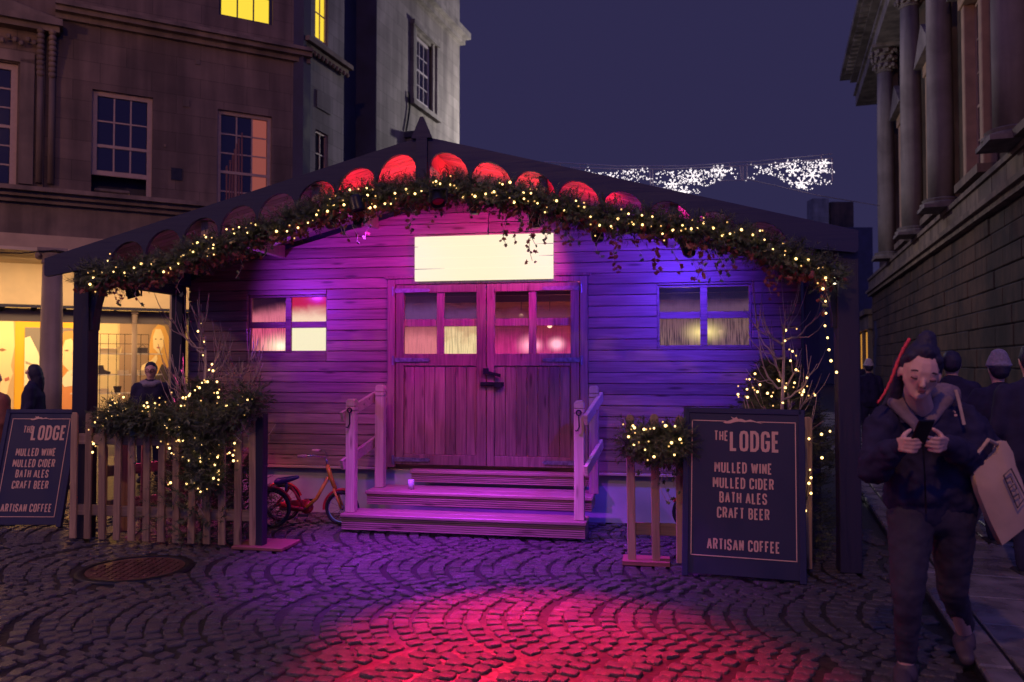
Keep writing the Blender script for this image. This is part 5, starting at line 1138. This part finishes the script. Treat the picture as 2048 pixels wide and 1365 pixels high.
# ------------------------------------------------------------------ street light net across the road
def sn(x, y, Y=19.5): return at(x, y, Y)
def flat(pts): return pts
def net(name, label, anchor, frames, bulbs, flakes):
    o0 = sn(*anchor); t = thing(name, label, 'street lights', o0, 0, 'white snowflake light nets over the street')
    b = MB()
    for ln in frames: b.tube([sn(*p) - o0 for p in ln], .014, 5)
    b.build('frame', M['steelwire'], t)
    b = MB(); r = random.Random(len(bulbs) * 7 + 1)
    for (x0, y0, x1, y1, n) in bulbs:
        for i in range(n):
            q = (i + r.random()) / n; p = sn(x0 + (x1 - x0) * q + r.gauss(0, 3.2), y0 + (y1 - y0) * q + r.gauss(0, 2.6)) - o0; p.y += r.uniform(-.1, .1); b.ell(p, .0150 * r.uniform(.6, 1.15), n=5, m=4)
    b.build('bulbs', M['bulbw'], t, kind='stuff')
    for (x, y, s_) in flakes:
        b = MB(); c = sn(x, y) - o0
        for k_ in range(6):
            a = k_ * math.pi / 3; d = Vector((math.cos(a), 0, math.sin(a))); b.tube([c, c + d * s_], .010, 4); e_ = c + d * s_ * .6
            for sg in (-.6, .6): b.tube([e_, e_ + Vector((math.cos(a + sg), 0, math.sin(a + sg))) * s_ * .35], .008, 4)
        b.build('snowflake', M['bulbw'], t)
net('snowflake_light_net', 'long left net of white snowflake lights over the street, tapering left', (1140, 337),
    [[(1140, 336), (1245, 338), (1340, 338), (1480, 332)], [(1480, 330), (1483, 362)], [(1486, 330), (1486, 362)], [(1305, 340), (1306, 374)], [(1300, 342), (1301, 372)], [(1245, 338), (1245, 343)], [(1306, 373), (1340, 380)]],
    [(1172, 340, 1278, 366, 50), (1215, 350, 1300, 340, 42), (1250, 342, 1300, 362, 34), (1308, 362, 1380, 390, 44), (1310, 348, 1440, 342, 62), (1330, 376, 1460, 344, 66), (1340, 350, 1420, 372, 50), (1350, 385, 1400, 384, 26), (1360, 366, 1412, 356, 34), (1420, 366, 1462, 340, 26), (1462, 336, 1472, 356, 10), (1395, 352, 1432, 336, 22)],
    [(1368, 384, .16), (1386, 352, .16), (1440, 342, .16), (1345, 368, .13)])
net('snowflake_light_net', 'short right net of white snowflake lights over the street beside the dark hall', (1495, 331),
    [[(1480, 332), (1560, 326), (1664, 317)], [(1664, 316), (1665, 364)], [(1643, 312), (1643, 322)], [(1494, 328), (1494, 362)]],
    [(1494, 360, 1512, 348, 8), (1506, 332, 1560, 352, 36), (1520, 346, 1600, 322, 44), (1560, 352, 1610, 378, 36), (1540, 332, 1664, 324, 60), (1575, 344, 1640, 332, 50), (1590, 372, 1664, 362, 34), (1600, 352, 1660, 340, 40), (1610, 326, 1664, 346, 36), (1560, 362, 1625, 380, 24)],
    [(1625, 352, .18), (1603, 366, .16), (1585, 342, .16), (1648, 326, .12)])
cb = thing('span_wires', 'thin steel span wires carrying the snowflake light nets', 'wires', sn(1088, 324)); o0 = Vector(cb.location); b = MB()
b.tube([sn(1088, 324) - o0, sn(1230, 332) - o0, sn(1370, 332) - o0, sn(1520, 322) - o0, sn(1664, 308, 19.5) - o0], .012, 4)
b.tube([sn(1440, 362) - o0, sn(1500, 360) - o0, sn(1640, 392) - o0, sn(1760, 412, 24) - o0], .01, 4)
for x, y in ((1120, 327), (1160, 330), (1288, 333), (1326, 333), (1460, 328), (1503, 324), (1643, 310)): b.tube([sn(x, y) - o0, sn(x, y + 9) - o0], .01, 4)
b.build('wire', M['steelwire'], cb)
b = MB(); pw = [FA.p(*((lambda q: (q[0], -.4, q[1]))(FA.px(x, y, -.4)))) for x, y in ((-20, 505), (40, 507), (110, 501), (180, 512), (215, 514))]; b.tube([p - pw[0] for p in pw], .012, 5)
o = b.build('power_cable', M['iron'], None); o.location = pw[0]; tag(o, 'black cable sagging across the shop front past the column capital', 'cable')
# red barrier pole on the pavement beyond the right post
pg = at(1706, 900, 9.0); t = thing('barrier_pole', 'thin red lit barrier pole on the pavement just right of the porch post', 'pole', (pg.x, 9.0, .04))
MB().tube([(0, 0, 0), (0, 0, at(1706, 832, 9.0).z)], .018, 8).build('shaft', M['redpaint'], t); MB().lathe([(.12, 0), (.12, .02), (.03, .04)], 12).build('foot', M['rubber'], t)
# ------------------------------------------------------------------ people
def V3(*a): return Vector(a)
def bystander(label, loc, yaw, h, hair='short', coat=None, hat=None, lean=0, group=None, face=True, skirt=.0, legs=None):
    """standing figure: one body skin, clothes and hair as children; faces -y before yaw"""
    t = thing('person', label, 'person', loc, yaw, group); k = h / 1.72
    def S(*c): return [((a[0][0] * k, a[0][1] * k, a[0][2] * k), a[1] * k, (a[2][0] * k, a[2][1] * k, a[2][2] * k), a[3] * k) for a in c]
    hd = 1.59
    body = S(((0, 0, 1.38), .055, (0, -.01, 1.5), .052), ((0, -.01, 1.53), .062, (0, -.012, 1.62), .082), ((0, -.03, 1.52), .05, (0, -.055, 1.53), .035), ((0, 0, .95), .11, (0, 0, 1.28), .11),
             ((-.09, 0, .92), .085, (-.10, -.02, .5), .058), ((-.10, -.02, .5), .055, (-.10, .0, .10), .042), ((.09, 0, .92), .085, (.10, .03, .5), .058), ((.10, .03, .5), .055, (.10, .08, .10), .042),
             ((-.10, -.0, .06), .04, (-.11, -.14, .035), .032), ((.10, .08, .06), .04, (.11, -.06, .035), .032),
             ((-.17, 0, 1.36), .055, (-.22, .02, 1.1), .042), ((-.22, .02, 1.1), .04, (-.19, -.12, .9), .03), ((.17, 0, 1.36), .055, (.22, .02, 1.1), .042), ((.22, .02, 1.1), .04, (.19, -.12, .9), .03),
             ((-.19, -.13, .88), .03, (-.18, -.17, .82), .022), ((.19, -.13, .88), .03, (.18, -.17, .82), .022))
    el = [((0, -.105 * k, hd * k), (.012 * k, .022 * k, .026 * k)), ((-.078 * k, -.0, hd * k), (.01 * k, .02 * k, .03 * k)), ((.078 * k, 0, hd * k), (.01 * k, .02 * k, .03 * k))]
    blob(body, el, 'body', M['skin'], t, .012, 4)
    c = S(((0, .0, 1.40), .10, (0, 0, 1.15), .15), ((-.12, 0, 1.36), .09, (.12, 0, 1.36), .09), ((-.06, 0, 1.25), .15, (-.06, 0, .88 - skirt), .155), ((.06, 0, 1.25), .15, (.06, 0, .88 - skirt), .155),
          ((-.18, 0, 1.36), .078, (-.24, .02, 1.1), .065), ((-.24, .02, 1.1), .063, (-.20, -.11, .92), .05), ((.18, 0, 1.36), .078, (.24, .02, 1.1), .065), ((.24, .02, 1.1), .063, (.20, -.11, .92), .05), ((-.04, .03, 1.43), .06, (.04, .03, 1.43), .06))
    blob(c, [], 'coat', coat or M['coat'], t, .016, 5, .02, .12)
    l = S(((-.09, 0, .92), .105, (-.10, -.02, .5), .078), ((-.10, -.02, .5), .075, (-.10, .0, .12), .062), ((.09, 0, .92), .105, (.10, .03, .5), .078), ((.10, .03, .5), .075, (.10, .08, .12), .062))
    blob(l, [], 'trousers', legs or M['coat'], t, .016, 4, .01, .1)
    for q_ in (((-.10, .02, .05), .05, (-.11, -.15, .04), .042), ((.10, .10, .05), .05, (.11, -.07, .04), .042)): blob(S(q_), [], 'shoe', M['rubber'], t, .012, 3)
    if hair == 'long': hr = S(((0, .01, 1.63), .098, (0, .035, 1.55), .10), ((0, .05, 1.52), .095, (0, .06, 1.34), .085))
    else: hr = S(((0, .012, 1.645), .088, (0, .03, 1.60), .088))
    if hair != 'none': blob(hr, [], 'hair', M['hair'], t, .012, 3, .01, .05)
    if hat: blob(S(((0, .010, 1.66), .102, (0, .016, 1.71), .085)), [((0, .012, 1.645 * k), (.112 * k, .115 * k, .03 * k))], 'hat', hat, t, .011, 2, .008, .03)
    return t
brown = plain('rust_brown_coat', (.26, .085, .06), .85, nz=.25, nscale=12); beanie = plain('grey_beanie', (.28, .24, .30), .9, nz=.25, nscale=50, bump=.4); white = plain('cream_cap', (.5, .45, .42), .8)
def stand(x, Y, ytop): p = at(x, ytop, Y); return (p.x, Y, 0), p.z
for label, x, Y, ytop, yaw, kw in (
    ('person with long dark hair in black coat before the bright yellow posters', 68, 10.5, 729, R(-75), dict(hair='long')),
    ('person in rust brown coat cut by the left picture edge', -14, 7.9, 738, R(160), dict(coat=brown)),
    ('person with short dark hair and glasses in front of the shelf rack', 302, 10.2, 725, R(15), dict()),
    ('person in dark coat with bobble of hair half hidden behind the large woman', 1903, 7.2, 703, R(150), dict()),
    ('person in grey knitted beanie walking away on the pavement', 1996, 6.6, 714, R(175), dict(hat=beanie)),
    ('person in dark coat cut by the right picture edge', 2062, 5.6, 690, R(170), dict()),
    ('distant person in dark cap and coat just right of the porch post', 1737, 15, 724, R(170), dict(hat=white)),
    ('distant slim person beside the yellow shop windows', 1712, 19, 716, R(170), dict())):
    loc, h = stand(x, Y, ytop); p = bystander(label, loc, yaw, h, **kw)
    if 'glasses' in label:
        k = h / 1.72; b = MB()
        for s in (-1, 1): b.torus((s * .033 * k, -.103 * k, 1.6 * k), .024 * k, .003, 'y', 14, 4)
        b.tube([(-.01, -.105 * k, 1.605 * k), (.01, -.105 * k, 1.605 * k)], .003, 4); b.build('glasses', M['iron'], p)
        blob([((-.09, -.02, 1.42 * k), .045, (.09, -.02, 1.42 * k), .045), ((-.05, -.07, 1.40 * k), .04, (.05, -.07, 1.40 * k), .04)], [], 'scarf', beanie, p, .012, 3, .01, .05)

# the woman with the phone, 3.8 m away, head bent
gw = at(1862, 900, 3.8)
wo = thing('person', 'person in black padded jacket and grey hood, hair tied up, looking down at a phone', 'person', (gw.x - .03, 3.8, 0), R(4))
hx = -.05                                              # head sits a little left of the hips
hz0 = 1.495                                            # eye height
def wp(x, y, Y=3.8):                                   # pixel -> local
    q = at(x, y, Y) - Vector(wo.location); a = -R(4); return Vector((q.x * math.cos(a) - q.y * math.sin(a), q.x * math.sin(a) + q.y * math.cos(a), q.z))
hc = wp(1840, 749, 3.72); HR = Matrix.Rotation(R(16), 3, 'X') @ Matrix.Rotation(R(5), 3, 'Y') @ Matrix.Rotation(R(-20), 3, 'Z')
KH = 1.10
def H(x, y, z): return hc + HR @ Vector((x * KH, y * KH, z * KH))
neck0 = wp(1846, 835, 3.86); lsh = wp(1768, 845, 3.86); rsh = wp(1926, 838, 3.86)
lel = wp(1748, 938, 3.80); rel = wp(1950, 925, 3.80); lwr = wp(1797, 890, 3.60); rwr = wp(1890, 888, 3.60)
ph = wp(1845, 862, 3.50)
hipL, hipR = wp(1822, 1030, 3.86), wp(1905, 1030, 3.86)
kL, kR = wp(1815, 1190, 3.74), wp(1905, 1180, 3.92); aL, aR = wp(1812, 1335, 3.80), wp(1930, 1310, 4.12)
aL.z = .09; aR.z = .13
tL, tR = wp(1806, 1372, 3.62), wp(1935, 1335, 3.98); tL.z = .04; tR.z = .045
body = [(neck0, .060, hc + Vector((0, .035, -.07)), .055), (wp(1848, 870, 3.90), .10, wp(1855, 1000, 3.89), .10), (lsh, .05, rsh, .05), (hipL, .09, hipR, .09),
        (lsh, .05, lel, .04), (lel, .038, lwr, .026), (rsh, .05, rel, .04), (rel, .038, rwr, .026),
        (hipL, .085, kL, .055), (kL, .052, aL, .036), (hipR, .085, kR, .055), (kR, .052, aR, .036), (aL + Vector((0, .02, -.04)), .036, tL, .028), (aR + Vector((0, .02, -.05)), .036, tR, .028),
        # skull, jaw, nose, brow
        (H(0, .018, .045), .081, H(0, .03, .02), .081), (H(0, -.012, -.035), .058, H(0, -.047, -.078), .027), (H(-.034, -.02, -.018), .038, H(-.018, -.042, -.070), .024), (H(.034, -.02, -.018), .038, H(.018, -.042, -.070), .024),
        (H(0, -.074, .006), .0075, H(0, -.094, -.026), .0105), (H(-.03, -.060, .022), .014, H(.03, -.060, .022), .014)]
ells = [(H(0, -.086, -.030), (.017, .010, .008), HR), (H(-.077, .012, -.005), (.009, .018, .028), HR), (H(.077, .012, -.005), (.009, .018, .028), HR), (H(0, -.004, .008), (.077, .090, .099), HR)]
def hand(s, wr, tgt):
    """palm, four bent fingers and a thumb closing on the phone; s = -1 picture left"""
    out = []
    base = wr.lerp(tgt, .42) + Vector((s * .012, -.006, -.012)); d = (base - wr).normalized(); inn = Vector((-s, 0, 0)); up = Vector((0, -.25, 1)).normalized()
    for i in range(4): out.append((wr + up * (.016 - .010 * i), .017, base + up * (.026 - .0165 * i), .0125))
    L = (.070, .078, .074, .060)
    for i in range(4):
        a = base + up * (.027 - .0175 * i) + Vector((0, -.004, 0)); b_ = a + inn * L[i] * .42 + Vector((0, -.020, -.002 * i)); c = b_ + inn * L[i] * .36 + Vector((0, .006, .002)); e_ = c + inn * L[i] * .22 + Vector((0, .016, .004))
        out += [(a, .0092, b_, .0086), (b_, .0086, c, .0078), (c, .0078, e_, .0068)]
    a = wr.lerp(base, .5) + up * .018; b_ = a + up * .032 + inn * .018 + Vector((0, .012, 0)); c = b_ + up * .018 + inn * .026 + Vector((0, .006, 0))
    out += [(a, .013, b_, .0105), (b_, .0102, c, .0085)]
    return out
body += hand(-1, lwr, ph + Vector((-.028, 0, -.03))) + hand(1, rwr, ph + Vector((.028, 0, -.03)))
blob(body, ells, 'body', M['skin'], wo, .0048, 3)
lipm = plain('lips', (.30, .085, .09), .45); lid = plain('eyelid_shadow', (.46, .21, .20), .5); lash = plain('lashes_and_brows', (.045, .025, .03), .7)
b = MB(); b.ell(H(0, -.088, -.0485), (.0205, .007, .0048), HR, 12, 7); b.build('upper_lip', lipm, wo, True); b = MB(); b.ell(H(0, -.086, -.0565), (.0165, .007, .0058), HR, 12, 7); b.build('lower_lip', lipm, wo, True)
for s in (-1, 1):
    MB().ell(H(s * .031, -.0700, .001), (.0180, .0100, .0105), HR, 12, 8).build('eyelid', lid, wo, True)
    MB().tube([H(s * (.031 + .0175 * math.cos(a_)), -.0775 + .006 * abs(math.cos(a_)), -.0055 + .0035 * abs(math.cos(a_))) for a_ in [math.pi * i / 8 for i in range(9)]], .0036, 5).build('eyelashes', lash, wo)
    MB().tube([H(s * (.012 + .008 * i), -.0765 + .0032 * i, .0235 + .0022 * math.sin(i / 5 * math.pi) * 2) for i in range(6)], [.0032, .0050, .0052, .0046, .0034, .0018], 5).build('eyebrow', lash, wo)
for s in (-1, 1): MB().ell(H(s * .0075, -.0975, -.0345), (.0035, .003, .0025), HR, 6, 4).build('nostril', lash, wo)
# hair: cap drawn back, bun on top, hanging back hair and the red plait
cap = [(H(0, .026, .066), .085, H(0, .042, .01), .088), (H(-.045, -.005, .070), .034, H(.045, -.005, .070), .034), (H(0, -.015, .100), .040, H(0, .05, .09), .055), (H(0, .03, .115), .050, H(.004, .04, .145), .044), (H(-.062, .02, .05), .028, H(-.070, .03, -.03), .018), (H(.062, .02, .05), .028, H(.072, .03, -.02), .018)]
blob(cap, [], 'hair', M['hair'], wo, .007, 3, .007, .02)
pl = [wp(*p) for p in ((1818, 680, 3.78), (1806, 700, 3.76), (1793, 730, 3.75), (1783, 758, 3.75), (1770, 785, 3.74), (1756, 806, 3.74))]
cs = []
for i in range(30):
    q = i / 30; a = path_at(pl, q); b_ = path_at(pl, q + .05); cs.append((a + Vector((.0015 * math.sin(i * 2.1), 0, 0)), .0090 * (1 - .45 * q), b_ + Vector((.0015 * math.sin(i * 2.1 + 2.1), 0, 0)), .0075 * (1 - .45 * q)))
b = MB(); [b.cone(*c, n=8) for c in cs]; b.build('red_plait', M['redhair'], wo, True)
b = MB(); b.cone(wp(1800, 725, 3.80), .03, wp(1790, 800, 3.84), .03); b.cone(wp(1790, 790, 3.86), .03, wp(1768, 812, 3.88), .012); b.build('hanging_hair', M['hair'], wo, True)
# hood and hoodie
hood = [(wp(1786, 806, 3.83), .028, wp(1824, 848, 3.755), .016), (wp(1894, 800, 3.83), .030, wp(1860, 848, 3.755), .016), (wp(1800, 802, 3.83), .026, wp(1832, 846, 3.765), .016), (wp(1880, 797, 3.83), .026, wp(1852, 846, 3.765), .016), (wp(1826, 848, 3.755), .018, wp(1842, 884, 3.735), .010), (wp(1858, 848, 3.755), .018, wp(1846, 884, 3.735), .010),
        (wp(1792, 804, 3.85), .034, wp(1804, 794, 3.98), .045), (wp(1886, 799, 3.85), .034, wp(1896, 790, 3.98), .045), (wp(1804, 795, 3.98), .06, wp(1896, 790, 3.98), .06), (wp(1844, 868, 3.85), .10, wp(1846, 900, 3.85), .10)]
blob(hood, [], 'hood', M['hoodie'], wo, .008, 3, .008, .05)
MB().box(0, 0, 0, 0, 0, 0) if 0 else None
hem = [(wp(1895, 1030, 3.84), .080, wp(1928, 1020, 3.88), .080), (wp(1840, 1020, 3.88), .09, wp(1900, 1022, 3.88), .09)]
blob(hem, [], 'hoodie_hem', M['hoodie'], wo, .012, 3, .008, .06)
# jacket
cA = wp(1835, 860, 3.88); cB = wp(1868, 860, 3.88); cC = wp(1832, 985, 3.87); cD = wp(1888, 980, 3.87)
jk = [(cA, .135, cC, .145), (cB, .135, cD, .135), (cC, .150, wp(1836, 1004, 3.87), .140), (cD, .13, wp(1900, 1002, 3.88), .13), (wp(1806, 838, 3.93), .075, wp(1898, 832, 3.93), .080), (wp(1795, 850, 3.88), .075, wp(1915, 845, 3.88), .078), (lsh, .082, lel, .078), (lel, .076, lwr.lerp(lel, .12), .046), (rsh, .084, rel, .088), (rel, .086, rwr.lerp(rel, .12), .048), (wp(1775, 845, 3.88), .08, wp(1760, 880, 3.86), .085), (wp(1935, 850, 3.88), .08, wp(1968, 900, 3.86), .085)]
blob(jk, [], 'jacket', M['coat'], wo, .010, 4, .045, .075)
b = MB(); zp = [wp(x, y, Y_) for x, y, Y_ in ((1845, 888, 3.70), (1848, 920, 3.695), (1850, 960, 3.70), (1851, 1000, 3.715), (1852, 1028, 3.725))]; b.tube(zp, .004, 4); b.build('zip', M['iron'], wo)
for w1, e1 in ((lwr, lel), (rwr, rel)): blob([(w1.lerp(e1, .18), .043, w1.lerp(e1, .02), .036)], [], 'cuff', M['coat'], wo, .009, 2)
lg_ = [(hipL, .108, kL, .070), (kL, .068, aL + Vector((0, 0, .03)), .046), (hipR, .108, kR, .070), (kR, .068, aR + Vector((0, 0, .03)), .046), (hipL, .10, hipR, .10)]
blob(lg_, [], 'leggings', M['jeans'], wo, .010, 4, .020, .06)
trm = plain('dark_trainers', (.07, .045, .06), .6, nz=.15)
for an, to_ in ((aL, tL), (aR, tR)): blob([(an + Vector((0, .03, -.05)), .044, to_, .036), (an + Vector((0, .0, -.02)), .048, an + Vector((0, -.02, -.045)), .044)], [], 'shoe', trm, wo, .009, 2)
# phone, held by the woman
po = thing('mobile_phone', 'dark mobile phone held in both hands by the woman', 'phone', Vector(wo.location) + Matrix.Rotation(R(4), 3, 'Z') @ (ph + Vector((0, .006, -.008))), R(4))
o = MB().box(-.037, .037, -.005, .005, -.06, .072).build('body', M['iron'], po, bevel=.004); o.rotation_euler = (R(36), 0, 0)
o = MB().box(-.033, .033, .0051, .0058, -.055, .067).build('screen', emit('phone_screen', (.3, .25, .6), .5), po); o.rotation_euler = (R(36), 0, 0)
# tote bag
bt = thing('tote_bag', 'swinging cream cotton tote bag with a black printed frame logo', 'bag', at(1985, 900, 3.72), R(2)); bo = Vector(bt.location)
def bp(x, y, Y=3.72): return at(x, y, Y) - bo
outline = [(1941, 940), (1952, 926), (1972, 918), (1990, 905), (1996, 884), (2008, 882), (2022, 905), (2028, 932), (2040, 960), (2052, 1000), (2066, 1040), (2000, 1090), (1975, 1040), (1952, 985)]
b = MB(); n = len(outline); fr_ = [bp(x, y) + Vector((0, -.018, 0)) for x, y in outline]; bk = [bp(x, y) + Vector((0, .02, 0)) for x, y in outline]; cen = bp(2000, 990) + Vector((0, -.045, 0)); cen2 = bp(2000, 990) + Vector((0, .045, 0))
md = [q.lerp(cen - Vector((0, -.005, 0)), .45) + Vector((0, -.012, 0)) for q in fr_]
b.add(fr_ + md + [cen], [(i, (i + 1) % n, (i + 1) % n + n, i + n) for i in range(n)] + [(i + n, (i + 1) % n + n, 2 * n) for i in range(n)]); b.add(bk + [cen2], [((i + 1) % n, i, n) for i in range(n)]); b.add(fr_ + bk, [(i, i + n, (i + 1) % n + n, (i + 1) % n) for i in range(n)])
b.build('bag_body', M['canvas'], bt, True)
b = MB(); b.tube([bp(1996, 890), bp(1975, 880, 3.66), bp(1955, 905, 3.66), bp(1950, 930)], .009, 6); b.build('handle', M['canvas'], bt)
ink = plain('black_print', (.04, .035, .06), .6); b = MB()
def stk(pts, r_=.0035):
    b.tube([bp(x, y) + Vector((0, -.062, 0)) for x, y in pts], r_, 4)
stk([(1990, 948), (2005, 934), (2034, 990), (2018, 1012), (1990, 948)]); stk([(1996, 955), (2004, 950), (2009, 962)], .003); stk([(2003, 972), (2012, 964), (2016, 974), (2010, 980)], .003); stk([(2008, 992), (2020, 984), (2022, 994)], .0035)
b.build('printed_logo', ink, bt)
b = MB(); sp = [wp(*p) for p in ((1911, 780, 3.775), (1917, 800, 3.765), (1922, 822, 3.745), (1928, 850, 3.74))]
for a_, c_ in zip(sp, sp[1:]): b.bar(a_, c_, .015, .004, (0, -1, .2))
b.build('bag_strap', M['canvas'], wo)
